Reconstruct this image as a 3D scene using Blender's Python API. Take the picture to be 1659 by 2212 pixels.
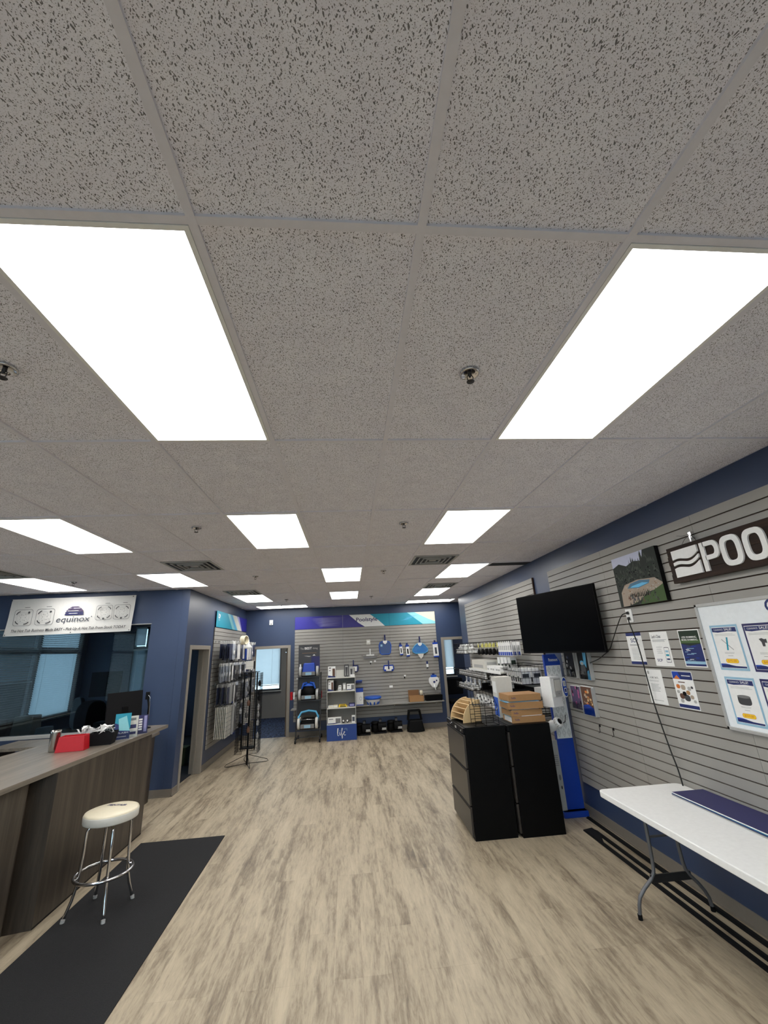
import bpy, bmesh, math, random
from mathutils import Vector, Matrix
random.seed(7)
R = math.radians
scene = bpy.context.scene
COL = scene.collection
for o in list(bpy.data.objects): bpy.data.objects.remove(o)

# ---------------------------------------------------------------- camera
cam_d = bpy.data.cameras.new('camera'); cam = bpy.data.objects.new('camera', cam_d); COL.objects.link(cam)
cam_d.sensor_fit = 'HORIZONTAL'; cam_d.sensor_width = 36.0; cam_d.lens = 893.32/1659*36.0
cam_d.clip_start = 0.05; cam_d.clip_end = 100
pitch, yaw, roll = .3186, -.0949, .0504
M = Matrix.Rotation(yaw, 3, 'Z') @ Matrix.Rotation(pitch, 3, 'X') @ Matrix.Rotation(roll, 3, 'Y')
rt, fw, up = M.col[0], M.col[1], M.col[2]
rot = Matrix((rt, up, -fw)).transposed().to_4x4()
CAM = Vector((-.2204, -.8228, 1.8783))
cam.matrix_world = Matrix.Translation(CAM) @ rot
scene.camera = cam

# ---------------------------------------------------------------- world, light levels, exposure
LAMP = 9.6                       # luminance of the ceiling panels
DAY = 9.0                        # overcast daylight
EXPOSURE = 0.0
scene.view_settings.view_transform = 'Standard'; scene.view_settings.look = 'None'
scene.view_settings.gamma = 1.0; scene.view_settings.use_curve_mapping = False
scene.view_settings.exposure = EXPOSURE
world = bpy.data.worlds.new('overcast_sky'); scene.world = world; world.use_nodes = True
wn = world.node_tree.nodes; wl = world.node_tree.links
bg = wn['Background']; bg.inputs['Strength'].default_value = DAY
tc = wn.new('ShaderNodeTexCoord'); sx = wn.new('ShaderNodeSeparateXYZ'); cr = wn.new('ShaderNodeValToRGB')
wl.new(tc.outputs['Generated'], sx.inputs[0]); wl.new(sx.outputs['Z'], cr.inputs[0])
cr.color_ramp.elements[0].position = 0.0; cr.color_ramp.elements[0].color = (.66, .74, .80, 1)
cr.color_ramp.elements[1].position = .6; cr.color_ramp.elements[1].color = (.74, .84, .93, 1)
wl.new(cr.outputs[0], bg.inputs['Color'])

# ---------------------------------------------------------------- materials
def lin(c):
    c = c/255.0
    return c/12.92 if c <= .04045 else ((c+.055)/1.055)**2.4
def rgb(r, g, b): return (lin(r), lin(g), lin(b), 1)
MATS = {}
def mat(name, col, rough=.5, metal=0.0, var=.06, scale=40.0, spec=.5, emit=None, estr=0, trans=0, alpha=None):
    if name in MATS: return MATS[name]
    m = bpy.data.materials.new(name); m.use_nodes = True; nt = m.node_tree; N = nt.nodes; L = nt.links
    b = N['Principled BSDF']
    b.inputs['Roughness'].default_value = rough; b.inputs['Metallic'].default_value = metal
    b.inputs['Specular IOR Level'].default_value = spec
    c = rgb(*col)
    t = N.new('ShaderNodeTexCoord'); n = N.new('ShaderNodeTexNoise'); n.inputs['Scale'].default_value = scale; n.inputs['Detail'].default_value = 3
    mx = N.new('ShaderNodeMix'); mx.data_type = 'RGBA'
    L.new(t.outputs['Object'], n.inputs['Vector']); L.new(n.outputs['Fac'], mx.inputs['Factor'])
    mx.inputs['A'].default_value = tuple(min(1, v*(1-var)) for v in c[:3])+(1,)
    mx.inputs['B'].default_value = tuple(min(1, v*(1+var)) for v in c[:3])+(1,)
    L.new(mx.outputs['Result'], b.inputs['Base Color'])
    if emit: b.inputs['Emission Color'].default_value = rgb(*emit); b.inputs['Emission Strength'].default_value = estr
    if trans: b.inputs['Transmission Weight'].default_value = trans
    if alpha is not None: b.inputs['Alpha'].default_value = alpha
    MATS[name] = m
    return m
def nodes(name):
    m = bpy.data.materials.new(name); m.use_nodes = True; MATS[name] = m
    return m, m.node_tree.nodes, m.node_tree.links, m.node_tree.nodes['Principled BSDF']
def ramp(N, pts):
    r = N.new('ShaderNodeValToRGB'); e = r.color_ramp.elements
    while len(e) > 1: e.remove(e[-1])
    e[0].position = pts[0][0]; e[0].color = pts[0][1]
    for p, c in pts[1:]:
        x = e.new(p); x.color = c
    return r
def mapping(N, L, sc, out='Object', rot=(0,0,0)):
    t = N.new('ShaderNodeTexCoord'); mp = N.new('ShaderNodeMapping'); mp.inputs['Scale'].default_value = sc; mp.inputs['Rotation'].default_value = rot
    L.new(t.outputs[out], mp.inputs['Vector']); return mp
def mathn(N, L, op, a, b=None, clamp=False):
    n = N.new('ShaderNodeMath'); n.operation = op; n.use_clamp = clamp
    for i, v in enumerate((a, b)):
        if v is None: continue
        if hasattr(v, 'node'): L.new(v, n.inputs[i])
        else: n.inputs[i].default_value = v
    return n.outputs[0]
# --- vinyl plank floor
def make_floor():
    m, N, L, b = nodes('vinyl_plank')
    mp = mapping(N, L, (1, 1, 1), rot=(0, 0, R(90)))
    br = N.new('ShaderNodeTexBrick'); br.offset = .37; br.offset_frequency = 3
    br.inputs['Scale'].default_value = 1; br.inputs['Mortar Size'].default_value = .0012; br.inputs['Brick Width'].default_value = 1.22; br.inputs['Row Height'].default_value = .18
    br.inputs['Color1'].default_value = (0, 0, 0, 1); br.inputs['Color2'].default_value = (1, 1, 1, 1); br.inputs['Mortar'].default_value = (.5, .5, .5, 1)
    L.new(mp.outputs[0], br.inputs['Vector'])
    mp2 = mapping(N, L, (9, .75, 1))
    off = N.new('ShaderNodeVectorMath'); off.operation = 'MULTIPLY_ADD'
    L.new(br.outputs['Color'], off.inputs[0]); off.inputs[1].default_value = (3.1, 7.7, 5.0); L.new(mp2.outputs[0], off.inputs[2])
    n1 = N.new('ShaderNodeTexNoise'); n1.inputs['Scale'].default_value = 1.0; n1.inputs['Detail'].default_value = 5; n1.inputs['Roughness'].default_value = .62; n1.inputs['Distortion'].default_value = .35
    L.new(off.outputs[0], n1.inputs['Vector'])
    mp3 = mapping(N, L, (42, 6, 1)); n2 = N.new('ShaderNodeTexNoise'); n2.inputs['Scale'].default_value = 1; n2.inputs['Detail'].default_value = 6; n2.inputs['Roughness'].default_value = .75; n2.inputs['Distortion'].default_value = .4
    L.new(mp3.outputs[0], n2.inputs['Vector'])
    n0 = N.new('ShaderNodeTexNoise'); n0.inputs['Scale'].default_value = .8; n0.inputs['Detail'].default_value = 5; n0.inputs['Roughness'].default_value = .6; n0.inputs['Distortion'].default_value = .5
    L.new(mapping(N, L, (8, 1.15, 1)).outputs[0], n0.inputs['Vector'])
    f = mathn(N, L, 'ADD', mathn(N, L, 'ADD', mathn(N, L, 'MULTIPLY', n1.outputs['Fac'], .30), mathn(N, L, 'MULTIPLY', n0.outputs['Fac'], .36)), mathn(N, L, 'MULTIPLY', n2.outputs['Fac'], .34))
    r = ramp(N, [(.37, rgb(100, 88, 73)), (.44, rgb(137, 123, 103)), (.505, rgb(170, 156, 133)), (.60, rgb(190, 176, 151))])
    L.new(f, r.inputs[0])
    mx = N.new('ShaderNodeMix'); mx.data_type = 'RGBA'; mx.blend_type = 'MULTIPLY'
    L.new(mathn(N, L, 'MULTIPLY', br.outputs['Fac'], .28), mx.inputs['Factor']); L.new(r.outputs[0], mx.inputs['A']); mx.inputs['B'].default_value = (.35, .3, .25, 1)
    L.new(mx.outputs['Result'], b.inputs['Base Color'])
    rr = ramp(N, [(.3, (.42, .42, .42, 1)), (.7, (.56, .56, .56, 1))]); L.new(n2.outputs['Fac'], rr.inputs[0]); L.new(rr.outputs[0], b.inputs['Roughness'])
    bp = N.new('ShaderNodeBump'); bp.inputs['Strength'].default_value = .12; bp.inputs['Distance'].default_value = .002; L.new(f, bp.inputs['Height']); L.new(bp.outputs[0], b.inputs['Normal'])
    return m
# --- acoustic tile with fissures and pin holes
def make_tile():
    m, N, L, b = nodes('acoustic_tile')
    def fis(sc, rot, thr, seed, stretch):
        m0 = mapping(N, L, (1, 1, 1), rot=(0, 0, rot)); mp = N.new('ShaderNodeMapping'); mp.inputs['Scale'].default_value = (sc, sc*stretch, 1); mp.inputs['Location'].default_value = (seed, seed*1.7, 0); L.new(m0.outputs[0], mp.inputs['Vector'])
        nz = N.new('ShaderNodeTexNoise'); nz.inputs['Scale'].default_value = .8; nz.inputs['Detail'].default_value = 2; L.new(mp.outputs[0], nz.inputs['Vector'])
        ad = N.new('ShaderNodeVectorMath'); ad.operation = 'MULTIPLY_ADD'; L.new(nz.outputs['Color'], ad.inputs[0]); ad.inputs[1].default_value = (.9, .9, 0); L.new(mp.outputs[0], ad.inputs[2])
        v = N.new('ShaderNodeTexVoronoi'); v.voronoi_dimensions = '2D'; v.inputs['Scale'].default_value = 1; L.new(ad.outputs[0], v.inputs['Vector'])
        s = N.new('ShaderNodeSeparateColor'); L.new(v.outputs['Color'], s.inputs[0])
        t = mathn(N, L, 'MULTIPLY', mathn(N, L, 'POWER', s.outputs[0], 1.6), thr)
        return mathn(N, L, 'LESS_THAN', v.outputs['Distance'], t)
    a = fis(150, R(24), .26, 3, .46); c = fis(165, R(-30), .25, 11, .5); d = fis(230, R(70), .26, 23, .8); e = fis(360, R(5), .38, 41, .85)
    mx = mathn(N, L, 'MAXIMUM', mathn(N, L, 'MAXIMUM', a, c), d)
    mp = mapping(N, L, (1.6, 1.6, 1)); nb = N.new('ShaderNodeTexNoise'); nb.inputs['Scale'].default_value = 5; nb.inputs['Detail'].default_value = 3; L.new(mp.outputs[0], nb.inputs['Vector'])
    r = ramp(N, [(.3, rgb(240, 238, 248)), (.7, rgb(248, 247, 255))]); L.new(nb.outputs['Fac'], r.inputs[0])
    m1 = N.new('ShaderNodeMix'); m1.data_type = 'RGBA'; L.new(mathn(N, L, 'MULTIPLY', e, .25), m1.inputs['Factor']); L.new(r.outputs[0], m1.inputs['A']); m1.inputs['B'].default_value = rgb(110, 106, 100)
    m2 = N.new('ShaderNodeMix'); m2.data_type = 'RGBA'; L.new(mathn(N, L, 'MULTIPLY', mx, .82), m2.inputs['Factor']); L.new(m1.outputs['Result'], m2.inputs['A']); m2.inputs['B'].default_value = rgb(62, 58, 56)
    L.new(m2.outputs['Result'], b.inputs['Base Color']); b.inputs['Roughness'].default_value = .95; b.inputs['Specular IOR Level'].default_value = .1
    return m
def make_grain(name, cols, sc, rough=.45, axis=2):
    m, N, L, b = nodes(name)
    s = [sc, sc, sc]; s[axis] = sc*.05
    mp = mapping(N, L, tuple(s)); n = N.new('ShaderNodeTexNoise'); n.inputs['Scale'].default_value = 1; n.inputs['Detail'].default_value = 5; n.inputs['Roughness'].default_value = .65
    L.new(mp.outputs[0], n.inputs['Vector'])
    r = ramp(N, [(.3+.4*i/(len(cols)-1), rgb(*c)) for i, c in enumerate(cols)]); L.new(n.outputs['Fac'], r.inputs[0]); L.new(r.outputs[0], b.inputs['Base Color'])
    b.inputs['Roughness'].default_value = rough
    return m
def make_paint(name, col, rough=.45):
    m, N, L, b = nodes(name)
    mp = mapping(N, L, (1, 1, 1)); n = N.new('ShaderNodeTexNoise'); n.inputs['Scale'].default_value = 1.3; n.inputs['Detail'].default_value = 3; L.new(mp.outputs[0], n.inputs['Vector'])
    c = rgb(*col); r = ramp(N, [(.3, tuple(v*.93 for v in c[:3])+(1,)), (.7, tuple(v*1.07 for v in c[:3])+(1,))]); L.new(n.outputs['Fac'], r.inputs[0]); L.new(r.outputs[0], b.inputs['Base Color'])
    n2 = N.new('ShaderNodeTexNoise'); n2.inputs['Scale'].default_value = 260; L.new(mp.outputs[0], n2.inputs['Vector'])
    bp = N.new('ShaderNodeBump'); bp.inputs['Strength'].default_value = .12; bp.inputs['Distance'].default_value = .001; L.new(n2.outputs['Fac'], bp.inputs['Height']); L.new(bp.outputs[0], b.inputs['Normal'])
    b.inputs['Roughness'].default_value = rough
    return m
def make_carpet():
    m, N, L, b = nodes('carpet_tile')
    mp = mapping(N, L, (9, 2.2, 1), rot=(0, 0, R(40))); n = N.new('ShaderNodeTexNoise'); n.inputs['Scale'].default_value = 2.0; n.inputs['Detail'].default_value = 2; L.new(mp.outputs[0], n.inputs['Vector'])
    r = ramp(N, [(.42, rgb(30, 38, 58)), (.5, rgb(66, 84, 120)), (.58, rgb(40, 48, 72))]); L.new(n.outputs['Fac'], r.inputs[0]); L.new(r.outputs[0], b.inputs['Base Color']); b.inputs['Roughness'].default_value = .95
    return m
def make_mat_rubber():
    m, N, L, b = nodes('ribbed_mat')
    mp = mapping(N, L, (1, 1, 1)); n = N.new('ShaderNodeTexNoise'); n.inputs['Scale'].default_value = 220; n.inputs['Detail'].default_value = 4; L.new(mp.outputs[0], n.inputs['Vector'])
    r = ramp(N, [(.3, rgb(8, 8, 9)), (.7, rgb(29, 29, 32))]); L.new(n.outputs['Fac'], r.inputs[0]); L.new(r.outputs[0], b.inputs['Base Color']); b.inputs['Roughness'].default_value = .9
    bp = N.new('ShaderNodeBump'); bp.inputs['Strength'].default_value = .5; bp.inputs['Distance'].default_value = .003; L.new(n.outputs['Fac'], bp.inputs['Height']); L.new(bp.outputs[0], b.inputs['Normal'])
    return m
def make_glass(name, tint=(.75, .85, .9), refl=1.0):
    m = bpy.data.materials.new(name); m.use_nodes = True; N = m.node_tree.nodes; L = m.node_tree.links; N.clear()
    o = N.new('ShaderNodeOutputMaterial'); t = N.new('ShaderNodeBsdfTransparent'); g = N.new('ShaderNodeBsdfGlossy'); f = N.new('ShaderNodeFresnel'); x = N.new('ShaderNodeMixShader')
    t.inputs['Color'].default_value = (*tint, 1); g.inputs['Roughness'].default_value = .01; f.inputs['IOR'].default_value = 1.5
    L.new(mathn(N, L, 'MULTIPLY', f.outputs[0], refl), x.inputs[0]); L.new(t.outputs[0], x.inputs[1]); L.new(g.outputs[0], x.inputs[2]); L.new(x.outputs[0], o.inputs[0])
    MATS[name] = m; return m
def make_blind(name, col, tr=.6):
    m = bpy.data.materials.new(name); m.use_nodes = True; N = m.node_tree.nodes; L = m.node_tree.links; N.clear()
    o = N.new('ShaderNodeOutputMaterial'); t = N.new('ShaderNodeBsdfTranslucent'); g = N.new('ShaderNodeBsdfDiffuse'); x = N.new('ShaderNodeMixShader')
    n = N.new('ShaderNodeTexNoise'); n.inputs['Scale'].default_value = 8
    r = ramp(N, [(.3, tuple(v*.92 for v in rgb(*col)[:3])+(1,)), (.7, rgb(*col))]); L.new(n.outputs['Fac'], r.inputs[0])
    L.new(r.outputs[0], t.inputs['Color']); L.new(r.outputs[0], g.inputs['Color']); x.inputs[0].default_value = tr
    L.new(g.outputs[0], x.inputs[1]); L.new(t.outputs[0], x.inputs[2]); L.new(x.outputs[0], o.inputs[0]); MATS[name] = m; return m
def make_emit(name, col, s):
    m = bpy.data.materials.new(name); m.use_nodes = True; N = m.node_tree.nodes; L = m.node_tree.links; N.clear()
    o = N.new('ShaderNodeOutputMaterial'); e = N.new('ShaderNodeEmission'); e.inputs['Color'].default_value = (*col, 1); e.inputs['Strength'].default_value = s; L.new(e.outputs[0], o.inputs[0]); MATS[name] = m; return m
FLOOR = make_floor(); TILE = make_tile(); CARPET = make_carpet(); RUBMAT = make_mat_rubber()
BLUE = make_paint('blue_wall_paint', (55, 69, 98), .38); NAVY = make_paint('navy_wall_paint', (52, 62, 84), .5); GREIGE = make_paint('greige_wall_paint', (172, 168, 159), .6)
SLAT = make_paint('slatwall_laminate', (156, 153, 147), .5)
PANELWOOD = make_grain('counter_front_laminate', [(40, 34, 29), (66, 58, 50), (86, 77, 66)], 14, .42, 2)
TOPWOOD = make_grain('counter_top_laminate', [(100, 93, 84), (126, 118, 107), (146, 137, 124)], 16, .28, 1)
SIGNWOOD = make_grain('stained_board', [(16, 8, 4), (36, 20, 11), (54, 34, 20)], 22, .8, 0)
GLASS = make_glass('clear_glass'); OFFGLASS = make_glass('office_glass', (.56, .64, .68), 1.2); ACRYL = make_glass('acrylic', (.9, .93, .95), 1.0)
BLIND = make_blind('blind_slats', (218, 220, 220), .62); BLINDG = make_blind('open_blind_slats', (150, 165, 172), .4)
EMIT = make_emit('lit_panel', (1.0, .985, .955), LAMP)
C = {}
for n_, c_, r_, m_ in [('white', (240, 240, 238), .45, 0), ('offwhite', (214, 212, 204), .5, 0), ('lgrey', (176, 176, 174), .5, 0), ('grey', (120, 120, 120), .5, 0), ('dgrey', (64, 65, 68), .5, 0),
    ('black', (14, 14, 16), .42, 0), ('blacksatin', (3, 3, 4), .5, 0), ('matblack', (22, 22, 24), .7, 0), ('groove', (66, 44, 34), .8, 0), ('navy', (30, 44, 104), .45, 0), ('royal', (22, 66, 170), .4, 0), ('blue', (36, 92, 196), .4, 0),
    ('sky', (90, 176, 220), .45, 0), ('teal', (28, 150, 176), .45, 0), ('aqua', (140, 208, 216), .45, 0), ('purple', (48, 40, 132), .45, 0), ('indigo', (44, 44, 96), .5, 0), ('red', (190, 22, 34), .4, 0), ('orange', (214, 120, 50), .5, 0), ('yellow', (246, 206, 40), .5, 0),
    ('kraft', (170, 128, 84), .75, 0), ('kraftd', (128, 92, 58), .8, 0), ('wood', (214, 184, 136), .6, 0), ('green', (70, 98, 56), .7, 0), ('dgreen', (34, 50, 38), .8, 0), ('stone', (176, 160, 142), .8, 0), ('pink', (188, 92, 140), .5, 0), ('brown', (98, 66, 50), .6, 0),
    ('cream', (232, 222, 196), .3, 0), ('lblue', (150, 190, 214), .5, 0), ('trim', (150, 143, 133), .5, 0), ('base', (126, 118, 108), .55, 0), ('tee', (228, 226, 234), .55, 0), ('cord', (12, 12, 12), .5, 0), ('clear', (186, 192, 204), .15, 0), ('bagblue', (62, 68, 92), .2, 0), ('bagdark', (52, 52, 58), .2, 0), ('lav', (150, 150, 196), .5, 0), ('ink', (70, 74, 86), .6, 0), ('screen', (3, 3, 5), .3, 0), ('pine', (40, 46, 42), .8, 0), ('pinel', (66, 72, 64), .8, 0), ('flag', (158, 144, 130), .8, 0), ('water', (52, 104, 134), .4, 0), ('lawn', (66, 88, 50), .8, 0), ('skyv', (186, 190, 212), .6, 0), ('plum', (86, 70, 106), .5, 0), ('glow', (232, 236, 236), .5, 0),
    ('chrome', (210, 210, 212), .12, 1), ('steel', (170, 166, 160), .25, 1), ('dmetal', (70, 70, 72), .4, .8), ('gunmetal', (110, 110, 112), .45, .5)]:
    C[n_] = mat('m_'+n_, c_, r_, m_, spec=.15 if n_ in ('blacksatin', 'black', 'matblack') else .06 if n_ == 'screen' else .5)

# ---------------------------------------------------------------- mesh builder
class MB:
    def __init__(s): s.v = []; s.f = []; s.mi = []; s.sm = []; s.mats = []; s.T = Matrix.Identity(4)
    def m(s, mt):
        if isinstance(mt, str): mt = C[mt]
        if mt not in s.mats: s.mats.append(mt)
        return s.mats.index(mt)
    def add(s, vs, fs, mt, smooth=False, T=None):
        T = s.T @ T if T else s.T
        k = len(s.v); i = s.m(mt)
        s.v += [tuple(T @ Vector(p)) for p in vs]
        for f in fs: s.f.append(tuple(k+a for a in f)); s.mi.append(i); s.sm.append(smooth)
        return s
    def box(s, x0, x1, y0, y1, z0, z1, mt, T=None):
        vs = [(x, y, z) for z in (z0, z1) for y in (y0, y1) for x in (x0, x1)]
        return s.add(vs, [(0, 2, 3, 1), (4, 5, 7, 6), (0, 1, 5, 4), (2, 6, 7, 3), (0, 4, 6, 2), (1, 3, 7, 5)], mt, False, T)
    def cbox(s, c, d, mt, T=None):
        return s.box(c[0]-d[0]/2, c[0]+d[0]/2, c[1]-d[1]/2, c[1]+d[1]/2, c[2]-d[2]/2, c[2]+d[2]/2, mt, T)
    def taper(s, c, b, t, h, mt, T=None):      # base rect b at c, top rect t at height h
        vs = []
        for (w, d), z in ((b, 0), (t, h)):
            vs += [(c[0]+x*w/2, c[1]+y*d/2, c[2]+z) for y in (-1, 1) for x in (-1, 1)]
        return s.add(vs, [(0, 2, 3, 1), (4, 5, 7, 6), (0, 1, 5, 4), (2, 6, 7, 3), (0, 4, 6, 2), (1, 3, 7, 5)], mt, False, T)
    def cyl(s, p, q, r, mt, n=12, r2=None, caps=True):
        p = Vector(p); q = Vector(q); r2 = r if r2 is None else r2; d = (q-p).normalized()
        a = d.orthogonal().normalized(); b = d.cross(a)
        ring = [(a*math.cos(2*math.pi*i/n)+b*math.sin(2*math.pi*i/n)) for i in range(n)]
        A = [p+x*r for x in ring]; B = [q+x*r2 for x in ring]
        s.add(A+B, [(i, (i+1) % n, n+(i+1) % n, n+i) for i in range(n)], mt, True)
        if caps: s.add(A, [tuple(reversed(range(n)))], mt); s.add(B, [tuple(range(n))], mt)
        return s
    def tube(s, pts, r, mt, n=6, closed=False):
        P = [Vector(p) for p in pts]; k = len(P); vs = []; prev = None
        for i in range(k):
            if closed: d = (P[(i+1) % k]-P[i-1])
            else: d = P[min(i+1, k-1)]-P[max(i-1, 0)]
            d.normalize()
            a = d.orthogonal().normalized() if prev is None else (prev-d*prev.dot(d)).normalized()
            prev = a; b = d.cross(a)
            vs += [P[i]+(a*math.cos(2*math.pi*j/n)+b*math.sin(2*math.pi*j/n))*r for j in range(n)]
        fs = []
        for i in range(k if closed else k-1):
            i2 = (i+1) % k
            fs += [(i*n+j, i*n+(j+1) % n, i2*n+(j+1) % n, i2*n+j) for j in range(n)]
        if not closed: fs += [tuple(reversed(range(n))), tuple((k-1)*n+j for j in range(n))]
        return s.add(vs, fs, mt, n > 4)
    def wire(s, p, q, r, mt): return s.tube([p, q], r, mt, 4)
    def lathe(s, prof, mt, n=24, T=None, smooth=True):
        vs = []; k = len(prof)
        for r, z in prof: vs += [(r*math.cos(2*math.pi*j/n), r*math.sin(2*math.pi*j/n), z) for j in range(n)]
        fs = [(i*n+j, i*n+(j+1) % n, (i+1)*n+(j+1) % n, (i+1)*n+j) for i in range(k-1) for j in range(n)]
        fs += [tuple(reversed(range(n))), tuple((k-1)*n+j for j in range(n))]
        return s.add(vs, fs, mt, smooth, T)
    def prism(s, pts, a0, a1, mt, axis='y', smooth=False, T=None):     # polygon in the other two axes
        n = len(pts)
        def P(u, v, w): return {'y': (u, w, v), 'z': (u, v, w), 'x': (w, u, v)}[axis]
        vs = [P(u, v, a0) for u, v in pts]+[P(u, v, a1) for u, v in pts]
        fs = [tuple(range(n)), tuple(reversed(range(n, 2*n)))]+[(i, n+i, n+(i+1) % n, (i+1) % n) for i in range(n)]
        return s.add(vs, fs, mt, smooth, T)
    def ringprism(s, outer, inner, y0, y1, mt):
        n = len(outer); vs = [(u, y0, v) for u, v in outer]+[(u, y0, v) for u, v in inner]+[(u, y1, v) for u, v in outer]+[(u, y1, v) for u, v in inner]
        fs = []
        for i in range(n):
            j = (i+1) % n
            fs += [(i, j, n+j, n+i), (2*n+i, 3*n+i, 3*n+j, 2*n+j), (i, 2*n+i, 2*n+j, j), (n+i, n+j, 3*n+j, 3*n+i)]
        return s.add(vs, fs, mt)
    def rect(s, x0, z0, x1, z1, mt, y=-.0015): return s.add([(x0, y, z0), (x1, y, z0), (x1, y, z1), (x0, y, z1)], [(0, 1, 2, 3)], mt)
    def poly(s, pts, mt, y=-.0015): return s.add([(a, y, b) for a, b in pts], [tuple(range(len(pts)))], mt)
    def text(s, st, x, z, w, h, mt, y=-.002, bold=0.0, shear=0.0, ext=0.0, align='l'):
        tv, tf, bw, bh = text_mesh(st, bold, shear)
        k1 = h/bh; k0 = w/bw if w else k1
        ox = x-(bw*k0/2 if align == 'c' else 0)
        vs = [(ox+a*k0, y, z+b_*k1) for a, b_ in tv]
        if ext:
            return s.add(vs+[(a, y+ext, c) for a, _, c in vs], tf+[tuple(reversed([i+len(vs) for i in f])) for f in tf]+edge_walls(tf, len(vs)), mt)
        return s.add(vs, tf, mt)
    def build(s, name, parent=None, loc=None, rz=None, bevel=0, seg=2, flip=False):
        me = bpy.data.meshes.new(name); me.from_pydata(s.v, [], s.f)
        for m_ in s.mats: me.materials.append(m_)
        me.polygons.foreach_set('material_index', s.mi); me.polygons.foreach_set('use_smooth', s.sm); me.update()
        o = bpy.data.objects.new(name, me); COL.objects.link(o)
        if parent: o.parent = parent
        if loc: o.location = loc
        if rz is not None: o.rotation_euler = (0, 0, rz)
        if bevel:
            b = o.modifiers.new('bevel', 'BEVEL'); b.width = bevel; b.segments = seg; b.limit_method = 'ANGLE'; b.angle_limit = R(50); b.use_clamp_overlap = True
        return o
_tc = {}
def text_mesh(st, bold, shear):
    k = (st, bold, shear)
    if k in _tc: return _tc[k]
    cu = bpy.data.curves.new('t', 'FONT'); cu.body = st; cu.offset = bold; cu.shear = shear; cu.resolution_u = 3; cu.fill_mode = 'FRONT'
    ob = bpy.data.objects.new('t', cu); COL.objects.link(ob); bpy.context.view_layer.update()
    me = bpy.data.meshes.new_from_object(ob.evaluated_get(bpy.context.evaluated_depsgraph_get()))
    vs = [(v.co.x, v.co.y) for v in me.vertices]; fs = [tuple(p.vertices) for p in me.polygons]
    bpy.data.objects.remove(ob); bpy.data.curves.remove(cu); bpy.data.meshes.remove(me)
    x0 = min(a for a, _ in vs); x1 = max(a for a, _ in vs); y0 = min(b for _, b in vs); y1 = max(b for _, b in vs)
    _tc[k] = ([(a-x0, b-y0) for a, b in vs], fs, x1-x0, y1-y0); return _tc[k]
def edge_walls(tf, n):
    cnt = {}
    for f in tf:
        for i in range(len(f)):
            a, b = f[i], f[(i+1) % len(f)]; cnt[(a, b)] = 1
    return [(b, a, a+n, b+n) for (a, b) in cnt if (b, a) not in cnt]
def rrect(x0, z0, x1, z1, r, n=5):
    p = []
    for cx, cz, a0 in ((x1-r, z1-r, 0), (x0+r, z1-r, 90), (x0+r, z0+r, 180), (x1-r, z0+r, 270)):
        p += [(cx+r*math.cos(R(a0+90*i/n)), cz+r*math.sin(R(a0+90*i/n))) for i in range(n+1)]
    return p
def sup(cx, cz, a, b_, n=28, e=3.2):
    r = []
    for k in range(n):
        th = 2*math.pi*k/n; c, s_ = math.cos(th), math.sin(th)
        r.append((cx+a*math.copysign(abs(c)**(2/e), c), cz+b_*math.copysign(abs(s_)**(2/e), s_)))
    return r
def thing(name, label, cat, loc=(0, 0, 0), rz=0, group=None):
    o = bpy.data.objects.new(name, None); COL.objects.link(o); o.location = loc; o.rotation_euler = (0, 0, rz); o.empty_display_size = .05
    return tag(o, label, cat, group)
def tag(o, label, cat, group=None):
    o['label'] = label; o['category'] = cat
    if group: o['group'] = group
    return o
def struct(mb, name, **k):
    o = mb.build(name, **k); o['kind'] = 'structure'; return o
def dup(o, loc=None, rz=None, label=None, group=None, parent=None):
    c = o.copy(); COL.objects.link(c)
    if loc: c.location = loc
    if rz is not None: c.rotation_euler = (0, 0, rz)
    if label: c['label'] = label
    if group: c['group'] = group
    if parent: c.parent = parent
    for ch in [x for x in bpy.data.objects if x.parent == o]: dup(ch, parent=c)
    return c
ORD_ = ['first', 'second', 'third', 'fourth', 'fifth', 'sixth', 'seventh', 'eighth', 'ninth', 'tenth', 'eleventh', 'twelfth', 'thirteenth', 'fourteenth', 'fifteenth']
RW = R(-90)      # a thing seen on the right wall: its own x runs towards the camera
LW = R(90)       # a thing seen on the left wall

# ================================================================ ROOM SHELL
H = 2.97; T_ = .6096; T2 = 1.2192; YB = 10.287; XL = -2.83; XR = 2.42; YF = 6.35
m = MB(); m.box(-7.2, 5.0, -4.5, YB+.06, -.06, 0, FLOOR); struct(m, 'floor')
m = MB(); m.box(-5.2, 5.2, YB+.06, 15.0, -.06, .0, CARPET); struct(m, 'floor_carpet')

m = MB(); m.box(-7.2, XL-.121, YF+.13, YB+.05, .0, .006, mat('dark_carpet', (26, 28, 36), .95)); m.box(-7.2, -2.99, YB+.05, 11.4, .0, .006, mat('dark_carpet', (26, 28, 36), .95)); struct(m, 'floor_office')
m = MB(); m.box(-7.4, 5.2, -4.7, 15.2, H+.006, H+.08, TILE); struct(m, 'ceiling')
m = MB()
for i in range(-11, 9): m.box(i*T_-.012, i*T_+.012, -4.5, YB, H-.004, H+.006, 'tee')
for j in range(-3, 9): m.box(-7.2, 4.9, j*T2-.012, j*T2+.012, H-.0035, H+.006, 'tee')
struct(m, 'trim_1')
# back wall with two doorways
m = MB(); D1 = (-2.58, -1.745, 2.02); D2 = (2.205, 3.05, 2.03)
x = -2.83-.12
for a, b_ in ((x, D1[0]), (D1[1], D2[0]), (D2[1], 5.0)): m.box(a, b_, YB, YB+.12, 0, H, BLUE)
m.box(D1[0], D1[1], YB, YB+.12, D1[2], H, BLUE); m.box(D2[0], D2[1], YB, YB+.12, D2[2], H, BLUE)
struct(m, 'wall_back')
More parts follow.
